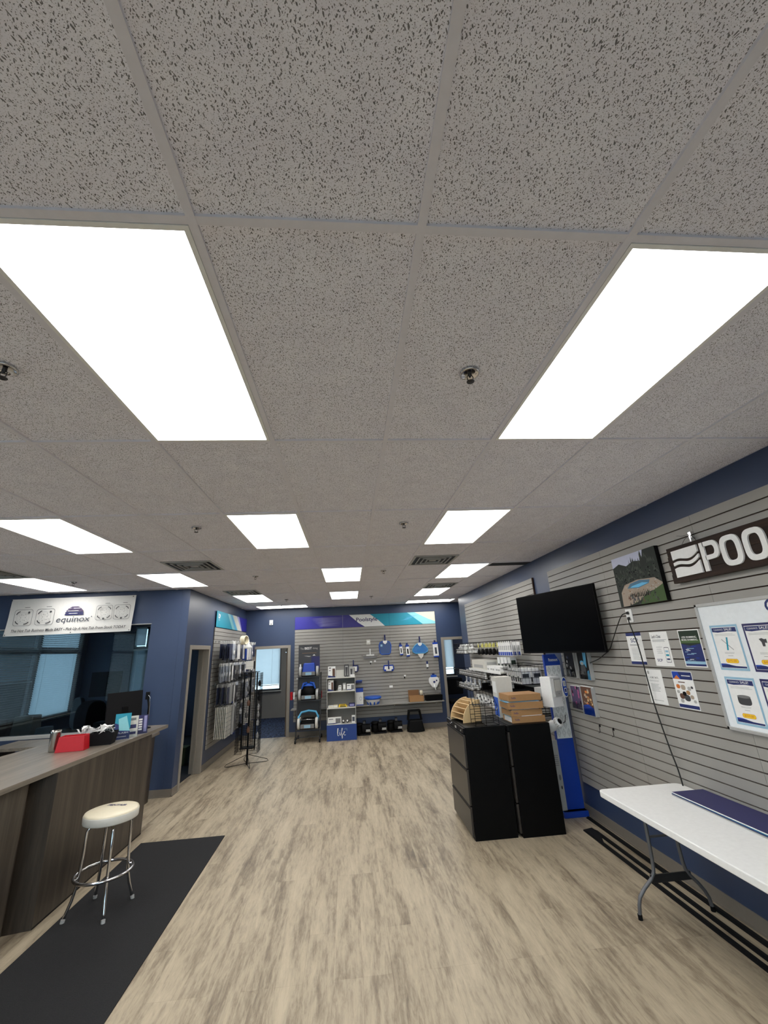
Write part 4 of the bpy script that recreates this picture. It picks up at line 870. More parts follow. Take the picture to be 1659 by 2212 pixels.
# ================================================================ LEFT WALL MERCHANDISE
XLs = XL+.0205
t = thing('header_sign', 'turquoise, white and purple header sign above the left wall merchandise', 'sign', (XLs, 7.775, 2.44), LW)
w = 2.5; h = .31
m = MB(); m.box(0, w, -.006, -.0002, 0, h, 'teal'); y = -.0065
m.poly([(.75, h), (1.2, h), (1.75, 0), (1.2, 0)], C['aqua'], y); m.poly([(.95, h), (1.1, h), (1.6, 0), (1.42, 0)], C['sky'], y-.0004); m.poly([(1.15, h), (1.5, h), (2.0, 0), (1.65, 0)], C['offwhite'], y-.0006); m.poly([(1.5, h), (1.8, h), (2.1, 0), (2.0, 0)], C['lav'], y-.0006); m.poly([(1.7, h), (w, h), (w, 0), (2.05, 0)], C['purple'], y-.0008); m.poly([(1.85, h), (w, h), (w, 0), (2.12, 0)], mat('m_deep', (38, 34, 140), .4), y-.001)
m.build('board', t)
m = MB(); m.ringprism(rrect(.12, .17, .21, .25, .02), rrect(.14, .19, .19, .235, .012), -.0085, -.0065, 'white'); m.rect(.11, .17, .13, .27, C['white'], -.009); m.rect(.2, .2, .23, .25, C['white'], -.009)
for k in range(5): m.rect(.12+.02*k, .135, .132+.02*k, .148, C['white'], -.009)
m.build('logo', t)
rows = [(2.16, .37, 'top', ['navy', 'clear', 'navy', 'white', 'navy', 'white', 'bluecard', 'white', 'white', 'clear', 'navy']),
        (1.75, .33, 'second', ['clear', 'white', 'dark', 'dark', 'clear', 'dark', 'clear', 'navy', 'dark', 'white', 'clear']),
        (1.38, .37, 'third', ['navy', 'filter', 'white', 'dark', 'filter', 'dark', 'navy', 'clear', 'white', 'dark', 'clear']),
        (.995, .52, 'lowest', ['grille', 'grille', 'filter', 'dark', 'filter', 'navy', 'clear', 'filter', 'grille', 'dark', 'filter'])]
rows = [(z, h, n, [(k_, .17 if k_ != 'filter' else .15) for k_ in ks]) for z, h, n, ks in rows]
DESC = {'navy': 'dark blue bagged part', 'clear': 'clear bagged part with a white ring', 'white': 'white bagged part', 'dark': 'dark grey bagged part', 'filter': 'long grey filter tube', 'grille': 'white ribbed grille', 'bluecard': 'bright blue carded bag'}
random.seed(9)
ORD = ['first', 'second', 'third', 'fourth', 'fifth', 'sixth', 'seventh', 'eighth', 'ninth', 'tenth', 'last']
for z, h, rn, kinds in rows:
    for k, (kd, w) in enumerate(kinds):
        y = 7.83+k*.205; lb = '%s chrome peg hook from the near end, %s row, left wall' % (ORD[k], rn)
        hook(XLs, y, z, LW, lb, 'peg hooks, %s row, left wall' % rn).scale = (1, 1.25, 1)
        n = 5 if k < 8 else 3
        if kd == 'grille': n = 7
        if kd == 'filter': n = 4
        for q in range(n):
            x = XLs+.305-q*{'grille': .03, 'filter': .07}.get(kd, .045); hh = h*random.choice([.84, .92, 1.0])
            if kd == 'grille': hh = h
            pack(kd, w, round(hh, 3), x, y+random.uniform(-.012, .012) if kd != 'grille' else y, z-.005, LW+(R(random.uniform(-9, 9)) if kd not in ('grille', 'filter') else 0), '%s %s, %s row, %s hook from the left doorway' % (POS[q], DESC[kd], rn, ORD[k]), '%ss, %s row' % (DESC[kd], rn))
# white reels hanging at the far top of the left wall
for k, (y, z, r_, lb) in enumerate([(8.55, 2.19, .085, 'white hose reel sticking out in the top row of the left wall'), (8.9, 2.12, .075, 'white funnel shaped part at the outer end of the top row, left wall')]):
    t = thing('hose_reel' if k == 0 else 'funnel', lb, 'hose' if k == 0 else 'funnel', (XLs+.38, y, z))
    m = MB(); T = Matrix.Rotation(R(90), 4, 'Y') @ Matrix.Rotation(R(20), 4, 'X')
    if k == 0:
        m.T = T
        for q in range(6): m.tube([(r_*math.cos(2*math.pi*j/20), r_*math.sin(2*math.pi*j/20), -.05+q*.018) for j in range(20)], .009, 'cream', 6, closed=True)
    else: m.lathe([(.09, -.1), (.085, -.06), (.03, 0), (.02, .08), (.01, .1)], 'white', 18)
    m.build('coil' if k == 0 else 'cone', t)
tag((lambda m: m.build('white_carton', loc=(-2.42, 8.75, 1.60)))(MB().box(0, .16, 0, .12, 0, .16, 'offwhite').box(.16, .165, 0, .12, 0, .16, 'matblack').box(0, .16, -.001, 0, .05, .055, 'lgrey').box(-.385, .02, .055, .065, .150, .158, 'dmetal')), 'white boxed product hanging above the spinner rack', 'box')
tag((lambda m: m.build('wall_thermostat', loc=(-2.235, YB, 2.585), bevel=.004))(MB().box(0, .085, -.03, 0, 0, .12, 'white').box(.028, .058, -.031, -.03, .01, .03, 'black')), 'white sensor box high on the blue back wall above the left doorway', 'sensor')
# spinner rack
t = thing('spinner_rack', 'black wire spinner rack on a wire foot before the left merchandise wall', 'spinner rack', (-2.12, 7.92, 0))
m = MB(); m.cyl((0, 0, 0), (0, 0, 1.60), .018, 'black', 10); m.build('pole', t)
for k in range(4):
    a = R(20+90*k); c, s_ = math.cos(a), math.sin(a); m = MB(); r1 = .36
    m.tube([(c*.02, s_*.02, .16), (c*r1, s_*r1, .045), (c*(r1+.02), s_*(r1+.02), .015), (c*(r1-.02), s_*(r1-.02), .006), (c*.02, s_*.02, .02)], .005, 'black', 6); m.build('leg', t)
for k in range(4):
    a = R(10+90*k); m = MB(); m.T = Matrix.Rotation(a, 4, 'Z'); d_ = .12
    for q in range(7): m.wire((-.12+.04*q, -d_, .25), (-.12+.04*q, -d_, 1.56), .0034, 'black')
    for q in range(45): m.wire((-.12, -d_, .25+q*.0298), (.12, -d_, .25+q*.0298), .0026, 'black')
    m.tube([(-.12, -d_, .25), (.12, -d_, .25), (.12, -d_, 1.56), (-.12, -d_, 1.56)], .008, 'black', 5, closed=True); m.build('grid_panel', t)
m = MB(); m.box(-.12, .12, -.12, .12, .27, .285, 'black'); m.build('bottom_tray', t)
m = MB(); m.T = Matrix.Rotation(R(10), 4, 'Z'); m.box(-.10, .10, -.1, .1, 1.565, 1.58, 'dmetal'); m.tube([(-.16, -.16, 1.57), (.16, -.16, 1.57), (.16, .16, 1.57), (-.16, .16, 1.57)], .004, 'black', 5, closed=True); m.build('top_frame', t)
for k in range(2):
    m = MB(); sx_ = .20 if k else -.20
    for q in range(6): m.wire((sx_, -.12+.048*q, .2), (sx_, -.12+.048*q, 1.55), .004, 'black'); m.wire((sx_*(.35+.12*q), -.16, .2), (sx_*(.35+.12*q), -.16, 1.55), .0036, 'black')
    for q in range(28): m.wire((sx_, -.12, .2+q*.05), (sx_, .12, .2+q*.05), .0034, 'black'); m.wire((sx_*.35, -.16, .2+q*.05), (sx_, -.16, .2+q*.05), .003, 'black')
    for q in range(5): m.wire((sx_*.6, 0, .25+q*.3), (sx_, 0, .25+q*.3), .002, 'black')
    m.build('side_grid', t)
random.seed(21)
cnt_ = {}
for a, z, c_ in [(5, 1.42, 'black'), (5, 1.25, 'black'), (12, 1.16, 'black'), (0, 1.0, 'white'), (2, .88, 'white'), (-4, .74, 'white'), (6, .52, 'white'), (170, 1.3, 'dgrey'), (175, .95, 'white'), (180, .72, 'black'), (168, .5, 'dgrey'), (-90, 1.35, 'dgrey'), (-85, 1.1, 'brown'), (-95, .9, 'dgrey'), (-80, .65, 'brown')]:
    r_ = .165; x, y = -2.12+r_*math.cos(R(a))*1.0, 7.92+r_*math.sin(R(a))
    m = MB(); m.lathe([(.006, -.11), (.024, -.10), (.03, -.05), (.015, -.02), (.005, 0)], c_, 12)
    lbs = {'black': 'small black capped part hanging on the spinner rack', 'white': 'small white fitting hanging on the spinner rack', 'dgrey': 'small grey bagged fitting on the spinner rack', 'brown': 'small brown bagged fitting on the spinner rack'}
    cnt_[c_] = cnt_.get(c_, 0)+1
    tag(m.build('rack_item', loc=(x, y, z)), '%s %s' % (ORD_[cnt_[c_]-1], lbs[c_]), 'product', 'items on the spinner rack, '+c_)

# ================================================================ BACK WALL
YS = YB-.0205
t = thing('header_sign', 'long purple and turquoise header sign lettered Poolstyle on the back wall'.replace(' lettered Poolstyle', ''), 'sign', (-1.593, YS, 2.44))
m = MB(); w = 3.63; h = .31; m.box(0, w, -.008, 0, 0, h, 'purple'); y = -.0085
for q in range(2): m.box(1.211*(q+1)-.002, 1.211*(q+1)+.002, -.0095, -.008, 0, h, 'lgrey' if q == 0 else 'indigo')
m.rect(0, 0, .7, h, mat('m_violet', (50, 46, 150), .4), y)
for q in range(8): m.poly([(.5-.03*q+.1, .05+q*.028), (1.15+.02*q, .06+q*.028), (.7, .066+q*.028)], C['lav'], y-.0003)
m.poly([(1.38, h), (1.92, h), (2.15, .14), (2.30, 0), (1.78, 0), (1.62, .10)], C['white'], y-.0006)
m.poly([(1.92, h), (2.9, h), (3.1, 0), (2.30, 0), (2.15, .14)], C['teal'], y-.0006); m.poly([(2.75, h), (3.1, h), (w, .06), (w, 0), (3.05, 0)], C['teal'], y-.0007); m.poly([(2.9, h), (3.25, h), (w, .1), (w, 0), (3.3, 0)], C['aqua'], y-.0009); m.poly([(3.1, h), (w, h), (w, .06), (3.45, .13)], C['cream'], y-.0011)
for q in range(6): m.poly([(2.7+.1*q, .12+.02*q), (3.0+.02*q, .13+.02*q), (2.85, .135+.02*q)], C['sky'], y-.0013)
m.build('board', t)
m = MB(); m.text('Poolstyle', 1.56, .105, .55, .125, C['indigo'], y=-.0108, bold=0.016); m.build('lettering', t)
# shelf along the back slatwall
t = thing('slatwall_shelf', 'long grey shelf across the lower back slatwall', 'shelf', (-1.62, YS-.31, .60))
m = MB(); m.box(0, 3.66, 0, .308, 0, .022, mat('shelf_grey', (150, 148, 143), .5)); m.build('shelf_board', t, bevel=.002)
m = MB()
for x in (.1, .9, 1.25, 2.46, 2.8, 3.5): m.prism([(0, 0), (.28, 0), (.28, -.06), (.2, -.06)], x, x+.006, 'lgrey', axis='x')
m.build('bracket', t)
for x, lb in ((.62, 'left'), (1.42, 'middle'), (2.2, 'right')): pass
# robot cleaner rack
t = thing('robot_rack', 'tall dark metal display rack with three tiers on wheels', 'rack', (-1.44, 9.42, 0))
m = MB()
for x in (0, .53):
    m.box(x-.015, x+.015, .0, .03, .08, .10, 'dmetal'); m.tube([(x, .05, .06), (x, .1, .2), (x, .40, 1.0), (x, .46, 1.42)], .014, 'dmetal', 8); m.tube([(x, .0, .06), (x, .62, .06)], .014, 'dmetal', 8)
m.build('frame', t)
for x in (0, .53):
    for yy in (.0, .6): m = MB(); m.cyl((x-.015, yy, .035), (x+.015, yy, .035), .035, 'black', 16); m.build('wheel', t)
for z, yy in ((.26, .12), (.84, .24), (1.34, .33)):
    m = MB(); m.box(.0, .53, yy-.03, yy+.22, z-.02, z, 'dmetal'); m.build('shelf', t)
m = MB(); m.box(0, .53, .08, .1, .10, .115, 'dmetal'); m.build('foot_bar', t)
m = MB(); m.box(-.005, .50, .44, .452, .5, 2.05, 'dgrey'); m.rect(.3, 1.5, .5, 1.78, C['indigo'], .4395); m.rect(.08, 1.86, .42, 1.865, C['kraft'], .4395); m.poly([(.2, 1.80), (.3, 1.79), (.25, 1.775), (.12, 1.80)], C['lgrey'], .4395); m.poly([(.33, 1.80), (.4, 1.80), (.365, 1.83)], C['white'], .4395); m.build('poster_board', t)
m = MB(); m.T = Matrix.Translation((0, .4395, 0)); m.text('The', .035, 1.945, .085, .045, C['lgrey'], y=-.001); m.text('BEST', .14, 1.945, .17, .055, C['white'], y=-.001, bold=0.018); m.text('thing', .33, 1.935, .12, .055, C['lgrey'], y=-.001); m.build('lettering', t)
def robot(x, y, z, label, body, kind):
    t = thing('pool_robot', label, 'pool cleaning robot', (x, y, z), 0); t.scale = (1.16, 1.1, 1.18)
    if kind == 0:
        m = MB(); m.taper((.18, .12, .05), (.27, .24), (.22, .16), .2, body); m.build('shell', t, bevel=.02, seg=3)
        m = MB(); m.tube([(.06, .16, .22), (.04, .2, .34), (.08, .21, .37), (.28, .21, .37), (.32, .2, .34), (.30, .16, .22)], .016, body, 8); m.box(.08, .28, .2, .215, .27, .35, 'black'); m.build('handle', t)
    elif kind == 1:
        m = MB(); m.lathe([(.16, 0), (.165, .06), (.15, .14), (.10, .2), (.03, .225)], 'blacksatin', 24, T=Matrix.Translation((.18, .13, .05)) @ Matrix.Scale(.8, 4, (0, 1, 0))); m.build('shell', t)
        m = MB(); m.lathe([(.125, 0), (.10, .05), (.05, .075), (.01, .08)], body, 24, T=Matrix.Translation((.18, .14, .22)) @ Matrix.Scale(.8, 4, (0, 1, 0)))
        for a in (-1, 1): m.tube([(.18+a*.13, .06, .2), (.18+a*.10, .08, .3), (.18+a*.03, .1, .31)], .018, body, 8)
        m.build('top_cover', t)
    else:
        m = MB(); m.taper((.19, .14, .04), (.32, .24), (.24, .18), .14, 'blacksatin'); m.build('shell', t, bevel=.025, seg=3)
        m = MB(); m.tube([(.03, .05, .12), (.0, .1, .2), (.05, .15, .28), (.19, .17, .30), (.33, .15, .28), (.38, .1, .2), (.35, .05, .12)], .02, body, 8); m.tube([(.07, .02, .16), (.19, .0, .17), (.31, .02, .16)], .008, 'chrome', 6); m.build('handle', t)
    for sx_ in (0, 1):
        for yy in (.04, .2):
            xx = -.01 if sx_ == 0 else .33
            m = MB(); m.cyl((xx, yy, .095), (xx+.045, yy, .095), .095, 'lgrey' if kind < 2 else 'offwhite', 20); m.cyl((xx-.002, yy, .095), (xx+.047, yy, .095), .045, 'dgrey', 14); m.build('wheel', t)
    m = MB(); m.box(.05, .31, -.05, -.01, .02, .09, 'grey'); m.build('bumper', t, bevel=.006)
    m = MB(); m.box(.12, .24, -.052, -.05, .03, .08, 'lblue'); m.build('label_plate', t)
    return t
robot(-1.395, 9.70, 1.341, 'top pool cleaning robot with royal blue shell on the rack', 'royal', 0)
robot(-1.395, 9.62, .841, 'middle pool cleaning robot, black shell under a blue cover, on the rack', 'blue', 1)
robot(-1.395, 9.50, .261, 'lowest pool cleaning robot with wide bright blue handle on the rack', 'sky', 2)
for x, lb in ((-1.60, 'left'), (-.97, 'right')):
    t = thing('spare_brush', 'red and white striped roll sticking out on the %s side of the robot rack' % lb, 'brush roll', (x, 9.9, .84))
    m = MB(); m.cyl((0, 0, 0), (0, 0, .17), .03, 'red', 14); m.cyl((.06, 0, 0.01), (.06, 0, .16), .022, 'white' if x < -1.2 else 'red', 12); m.box(-.01, .19 if x < -1.2 else .07, -.01, .01, .07, .09, 'black'); m.build('roller', t)
tag(MB().box(0, .03, 0, .03, 0, .24, 'white').build('white_post', loc=(-1.40, 9.75, 1.38)), 'slim white upright part beside the top robot', 'part')
# blue and grey gondola display
t = thing('display_shelf', 'grey shelf unit with blue base lettered in white script before the back wall', 'shelf unit', (-.755, 9.47, 0))
W2 = .655
m = MB(); m.box(0, .012, 0, .42, 0, 1.31, 'lgrey'); m.box(W2-.012, W2, 0, .42, 0, 1.31, 'lgrey'); m.box(0, W2, .41, .422, 0, 1.48, SLAT); m.build('body', t)
for z in (1.30, 1.012, .665): m = MB(); m.box(.0 if z > 1.2 else .012, W2 if z > 1.2 else W2-.012, -.005, .41, z-.022, z, 'offwhite'); m.build('shelf', t, bevel=.002)
m = MB(); m.box(0, W2, -.01, .41, .318, .335, 'offwhite'); m.build('shelf', t, bevel=.002)
m = MB(); m.box(-.004, W2+.004, -.02, .0, 0, .317, mat('life_blue', (34, 66, 136), .45)); m.build('front_panel', t, bevel=.002)
m = MB(); m.T = Matrix.Translation((0, -.0205, 0))
def script(pts, r=.0055): m.tube([(x, -.002, z) for x, z in pts], r, 'white', 6)
script([(.235, .13), (.23, .17), (.24, .25), (.25, .25), (.245, .2), (.235, .12), (.245, .1), (.26, .105)], .006); script([(.285, .17), (.28, .12), (.29, .105), (.305, .12)], .006); m.lathe([(.006, -.002), (.006, .002)], 'white', 10, T=Matrix.Translation((.29, -.002, .195)) @ Matrix.Rotation(R(90), 4, 'X'))
script([(.305, .12), (.335, .20), (.345, .25), (.33, .25), (.325, .18), (.33, .08), (.335, .04), (.345, .06), (.34, .11), (.36, .135)], .0055); script([(.36, .135), (.39, .16), (.395, .175), (.38, .18), (.37, .15), (.375, .115), (.395, .105), (.415, .115)], .0055)
for a in range(7): c, s_ = math.cos(R(-20+a*30)), math.sin(R(-20+a*30)); m.tube([(.415+.015*c, -.002, .21+.015*s_), (.415+.042*c, -.002, .21+.042*s_)], .0018, 'lblue', 5)
m.build('lettering', t)
def prod(x, z, w, h, d_, c_, label, art=None, y=9.53, name='product_box'):
    m = MB(); m.box(0, w, 0, d_, 0, h, c_)
    if art == 'glyph': m.rect(w*.12, h*.82, w*.4, h*.9, C['ink'], -.001); m.rect(w*.12, h*.6, w*.35, h*.66, C['ink'], -.001); m.rect(w*.6, h*.05, w*.95, h*.8, C['brown'], -.001); m.poly([(0, 0), (w, 0), (w, h*.08), (0, h*.2)], C['navy'], -.0012)
    elif art == 'wide': m.rect(w*.08, h*.7, w*.4, h*.8, C['ink'], -.001); m.rect(w*.58, h*.1, w*.95, h*.85, C['grey'], -.001); m.poly([(0, 0), (w*.5, 0), (w, h*.16), (0, h*.12)], C['navy'], -.0012)
    elif art == 'cup': m.rect(w*.2, h*.1, w*.8, h*.9, C['lgrey'], -.001); m.poly([(w*.35, h*.1), (w*.65, h*.1), (w*.75, h*.8), (w*.25, h*.8)], C['dgrey'], -.0012)
    elif art: m.rect(w*.15, h*.2, w*.85, h*.8, C[art], -.001)
    return tag(m.build(name, loc=(x, y, z+.0005)), label, 'product')
prod(-.725, 1.30, .168, .24, .08, 'white', 'white product box with a red brown picture, top left of the shelf unit', 'glyph')
prod(-.545, 1.30, .18, .15, .1, 'offwhite', 'plain grey box in the middle of the top shelf', None, 9.60)
prod(-.352, 1.30, .11, .265, .09, 'dgrey', 'tall dark box with white top on the top shelf', 'cup')
prod(-.235, 1.30, .10, .21, .09, 'lgrey', 'silver box right of the tall dark box on the top shelf', 'cup')
prod(-.215, 1.30, .10, .045, .05, 'white', 'small white box at the front right of the top shelf', None, 9.475)
prod(-.725, 1.012, .12, .23, .08, 'white', 'white product box on the second shelf, left end', 'glyph'); prod(-.60, 1.012, .06, .2, .08, 'matblack', 'dark box beside the white box on the second shelf')
prod(-.50, 1.012, .075, .055, .07, 'white', 'lower of two small white boxes on the second shelf', 'lgrey'); prod(-.49, 1.068, .065, .055, .06, 'white', 'upper of two small white boxes on the second shelf', 'lgrey')
prod(-.39, 1.012, .07, .155, .07, 'lgrey', 'grey blister box in the middle of the second shelf', 'white'); prod(-.30, 1.012, .175, .13, .08, 'white', 'wide white box with dark picture at the right of the second shelf', 'wide')
prod(-.725, .665, .11, .045, .12, 'white', 'flat white packet on the third shelf, left end', 'cream', 9.5); prod(-.61, .665, .1, .05, .12, 'cream', 'flat cream packet second from left on the third shelf', 'white', 9.5)
prod(-.49, .665, .19, .03, .1, 'yellow', 'long yellow packet on the third shelf', 'dgreen', 9.5); prod(-.48, .696, .16, .022, .09, 'yellow', 'shorter yellow packet lying on the long yellow packet', 'dgreen', 9.51)
prod(-.26, .665, .14, .07, .1, 'indigo', 'dark blue box at the right of the third shelf', 'lav', 9.5)
prod(-.735, .335, .30, .13, .10, 'white', 'wide white carton on the lowest shelf of the unit', 'wide', 9.48); prod(-.2, .335, .075, .15, .08, 'white', 'small white box with black top at the lowest shelf right end', 'ink', 9.5)
for k, x in enumerate((-.39, -.30)):
    m = MB(); m.lathe([(.0, -.035), (.028, -.03), (.036, 0), (.028, .03), (.0, .035)], 'dgrey', 16, T=Matrix.Translation((0, 0, .04)) @ Matrix.Rotation(R(60), 4, 'X')); m.lathe([(.02, -.002), (.02, .006)], 'white', 14, T=Matrix.Translation((0, -.034, .05)) @ Matrix.Rotation(R(80), 4, 'X'))
    tag(m.build('pool_light', loc=(x, 9.52, .336)), 'round grey and white light head on the lowest shelf, %s' % ('left one' if k == 0 else 'right one'), 'light head')
# items on the back slatwall
def leaf_net(x, z, label, bag=False):
    t = thing('leaf_net', label, 'pool net', (x, YS, z))
    m = MB(); m.box(-.018, .018, -.03, -.012, -.02, .16, 'navy'); m.lathe([(.016, 0), (.016, .05)], 'indigo', 12, T=Matrix.Translation((0, -.03, .12))); m.build('pole_socket', t)
    m = MB(); s = [(-.06, .0), (-.13, -.02), (-.155, -.10), (-.14, -.27), (-.10, -.31), (.10, -.31), (.13, -.27), (.15, -.10), (.12, -.02), (.06, .0)] if not bag else [(-.06, .0), (-.14, -.06), (-.2, -.14), (-.19, -.2), (-.12, -.24), (.12, -.24), (.19, -.2), (.2, -.14), (.14, -.06), (.06, 0)]
    m.tube([(a, -.02, b_) for a, b_ in s], .011, 'blue' if not bag else 'sky', 8, closed=True); m.build('rim', t)
    m = MB(); m.prism(s, -.024, -.016, mat('net_mesh', (74, 96, 140), .8) if not bag else mat('net_bag', (60, 130, 200), .6)); m.build('netting', t)
    m = MB(); m.prism([(-.055, .02), (.055, .02), (.05, -.03), (0, -.07), (-.05, -.03)], -.036, -.025, 'white'); m.rect(-.12, -.12, -.07, -.07, C['lblue'], -.026) if not bag else None; m.build('hub', t)
    if bag:
        m = MB(); m.poly([(-.06, .12), (.06, .12), (.24, -.1), (.2, -.24), (.06, -.30), (0, -.36), (-.06, -.30), (-.2, -.24), (-.24, -.1)], ACRYL, -.068); m.prism([(-.08, -.25), (.08, -.25), (.05, -.33), (0, -.37), (-.04, -.32)], -.072, -.0705, 'offwhite'); m.build('plastic_bag', t)
    return t
leaf_net(.69, 2.05, 'flat dark blue leaf net hanging on the back slatwall, left net'); leaf_net(1.585, 1.96, 'bright blue deep net in a clear bag on the back slatwall, right net', True)
t = thing('pole_brush', 'wide silver pool brush with T handle hanging on the back slatwall', 'brush', (.30, YS, 1.69))
m = MB(); m.box(-.012, .012, -.03, -.01, .06, .2, 'white'); m.box(-.1, .1, -.05, -.02, .03, .065, 'white'); m.build('handle', t, bevel=.003)
m = MB(); m.tube([(-.22, -.04, .05), (-.18, -.04, .03), (.18, -.04, .03), (.22, -.04, .05)], .012, 'steel', 8); m.box(-.17, .17, -.055, -.03, -.03, .02, 'grey'); m.build('bristles', t)
tag(MB().box(0, .10, -.012, 0, 0, .12, 'offwhite').box(.02, .08, -.013, -.012, .05, .09, 'white').build('switch_plate', loc=(.215, YS, 1.995)), 'blank white cover plate high on the back slatwall above the silver brush', 'cover plate')
def tallbox(x, z, w, h, label, art='dgrey', tilt=0):
    t = thing('hanging_box', label, 'product', (x, YS, z)); t.rotation_euler = (0, R(tilt), 0)
    m = MB(); m.box(-w/2, w/2, -.06, -.006, -h, -.03, 'white'); m.box(-w/2, w/2, -.061, -.006, -.075, -.03, 'royal'); m.box(-w/2, w/2, -.061, -.006, -h, -h+.03, 'royal'); m.rect(-w*.2, -h*.8, w*.2, -h*.4, C[art], -.0615); m.build('carton', t)
    m = MB(); m.box(-.02, .02, -.035, -.005, -.03, .02, 'navy'); m.build('hang_tab', t); return t
tallbox(1.08, 1.98, .075, .28, 'slim white and blue box on the back wall, farther from the bagged net', tilt=-4); tallbox(1.25, 1.97, .085, .31, 'slim white and blue box with dark picture, next to the bagged net', 'matblack', -3); tallbox(1.975, 2.0, .13, .39, 'largest white and blue hanging box at the right edge of the back slatwall', 'ink', -2)
t = thing('vacuum_head', 'white and blue triangular vacuum head hanging in the middle of the back slatwall', 'vacuum head', (.75, YS, 1.335))
m = MB(); m.prism([(-.14, .06), (-.11, .0), (.11, 0), (.14, .06), (.12, .15), (-.12, .15)], -.06, -.01, 'royal'); m.build('bumper', t, bevel=.008)
m = MB(); m.prism([(-.10, .12), (-.11, .05), (-.07, .045), (-.065, .01), (.065, .01), (.07, .045), (.11, .05), (.10, .12)], -.066, -.06, 'white'); m.build('body', t)
m = MB(); m.tube([(0, -.05, .25), (0, -.07, .15), (0, -.08, .05)], .016, 'navy', 8); m.build('handle', t)
t = thing('vacuum_head', 'dark blue vacuum head hanging just right of the shelf unit', 'vacuum head', (-.13, YS, 1.36))
m = MB(); m.prism([(-.02, .0), (.10, .0), (.13, .06), (.12, .16), (-.02, .16)], -.06, -.01, 'navy'); m.build('bumper', t, bevel=.008)
m = MB(); m.prism([(0, .02), (.08, .02), (.09, .13), (0, .13)], -.066, -.06, 'white'); m.tube([(0, -.05, .28), (0, -.06, .15)], .014, 'navy', 8); m.build('body', t)
t = thing('small_brush', 'small blue brush hanging above the blue product box on the back wall', 'brush', (-.02, YS, 1.1))
m = MB(); m.box(-.1, .09, -.07, -.02, 0, .045, 'navy'); m.box(-.05, .1, -.075, -.03, .045, .065, 'blue'); m.build('head', t, bevel=.005)
t = thing('test_bottle', 'small white and blue bottle pack near the right end of the back slatwall', 'product', (1.74, YS, 1.38))
m = MB(); m.box(-.025, .025, -.04, -.005, 0, .075, 'white'); m.box(-.02, .02, -.035, -.005, -.03, 0, 'dgrey'); m.box(-.02, .02, -.03, -.005, .075, .14, 'navy'); m.build('bottle', t)
t = thing('jug', 'white scoop shaped cleaner with blue cap above the black box, right end', 'cleaner', (1.87, YS, .90))
m = MB(); m.prism([(-.05, 0), (-.13, .12), (-.13, .2), (-.09, .24), (.09, .24), (.13, .2), (.13, .12), (.06, 0)], -.10, -.005, 'white'); m.build('body', t, bevel=.015)
m = MB(); m.box(-.07, .07, -.09, -.01, .24, .29, 'blue'); m.box(-.03, .03, -.06, -.01, .29, .32, 'navy'); m.build('cap', t, bevel=.006)
m = MB(); m.tube([(0, -.10, .08), (.01, -.12, .0), (.02, -.12, -.05)], .014, 'white', 8); m.poly(sup(.0, .13, .03, .025, 10, 2), C['navy'], -.1015); m.poly(sup(.06, .16, .02, .02, 10, 2), C['indigo'], -.1015); m.build('nozzle', t)
for k, (x, z, lb) in enumerate([(.29, 1.56, 'below the silver brush'), (.39, 1.57, 'just right of the tag below the silver brush'), (1.13, 1.19, 'in the middle of the bare back slatwall'), (.75, .95, 'above the left end of the long shelf'), (-1.53, 1.26, 'left of the robot rack')]):
    m = MB(); m.box(0, .05 if k != 3 else .085, -.008, -.004, 0, .035 if k != 3 else .05, 'white')
    if k in (0, 2): m.box(0, .02, -.03, -.002, -.045, .0, 'black')
    tag(m.build('price_tag', loc=(x, YS, z)), 'small white price tag '+lb, 'price tag')
# things on the long shelf
SY = YS-.28; SZ = .6225
t = thing('product_box', 'tall blue and white product box on the long shelf beside the shelf unit', 'product', (-.085, SY, SZ))
m = MB(); m.box(0, .17, 0, .12, 0, .38, 'white'); m.box(-.0005, .1705, -.0005, .12, .29, .38, 'royal'); m.box(-.0005, .1705, -.0005, .12, 0, .02, 'royal'); m.ringprism(sup(.11, .15, .03, .04, 18, 2), sup(.11, .15, .026, .035, 18, 2), -.002, -.0005, 'navy'); m.build('carton', t)
t = thing('float_bowl', 'blue and white scalloped plastic basket on the long shelf', 'pool basket', (.32, SY+.07, SZ))
m = MB(); m.lathe([(.10, 0), (.13, .03), (.16, .08), (.185, .13), (.18, .135)], 'white', 24); m.build('bowl', t)
m = MB(); m.lathe([(.185, .115), (.2, .13), (.205, .16), (.19, .175), (.17, .17)], 'blue', 24)
for k in range(9): a = 2*math.pi*k/9; m.cyl((.12*math.cos(a), .12*math.sin(a), .0), (.15*math.cos(a), .15*math.sin(a), .06), .016, 'blue', 8)
m.build('rim', t)
t = thing('cardboard_box', 'open brown cardboard box on the long shelf', 'box', (1.20, SY, SZ))
m = MB(); m.box(0, .35, 0, .004, 0, .13, 'kraft'); m.box(0, .35, .2, .204, 0, .13, 'kraft'); m.box(0, .004, 0, .2, 0, .13, 'kraft'); m.box(.346, .35, 0, .2, 0, .13, 'kraft'); m.box(0, .35, 0, .2, 0, .004, 'kraftd'); m.build('carton', t)
m = MB(); m.add([(0, .204, .13), (.27, .204, .13), (.27, .22, .25), (0, .22, .25)], [(0, 1, 2, 3)], 'kraftd'); m.build('flap', t)
tag(MB().lathe([(.035, 0), (.04, .1), (.03, .11)], 'cream', 16).build('paper_roll', loc=(1.51, SY+.10, SZ+.13)), 'cream paper roll standing behind the open cardboard box', 'roll')
t = thing('case', 'black case with a silver lid at the right end of the long shelf', 'case', (1.60, SY, SZ)); m = MB(); m.taper((.21, .12, 0), (.40, .22), (.42, .22), .13, 'blacksatin'); m.build('base', t, bevel=.01)
m = MB(); m.box(-.02, .36, .02, .22, .131, .165, 'steel'); m.build('lid', t, bevel=.008)
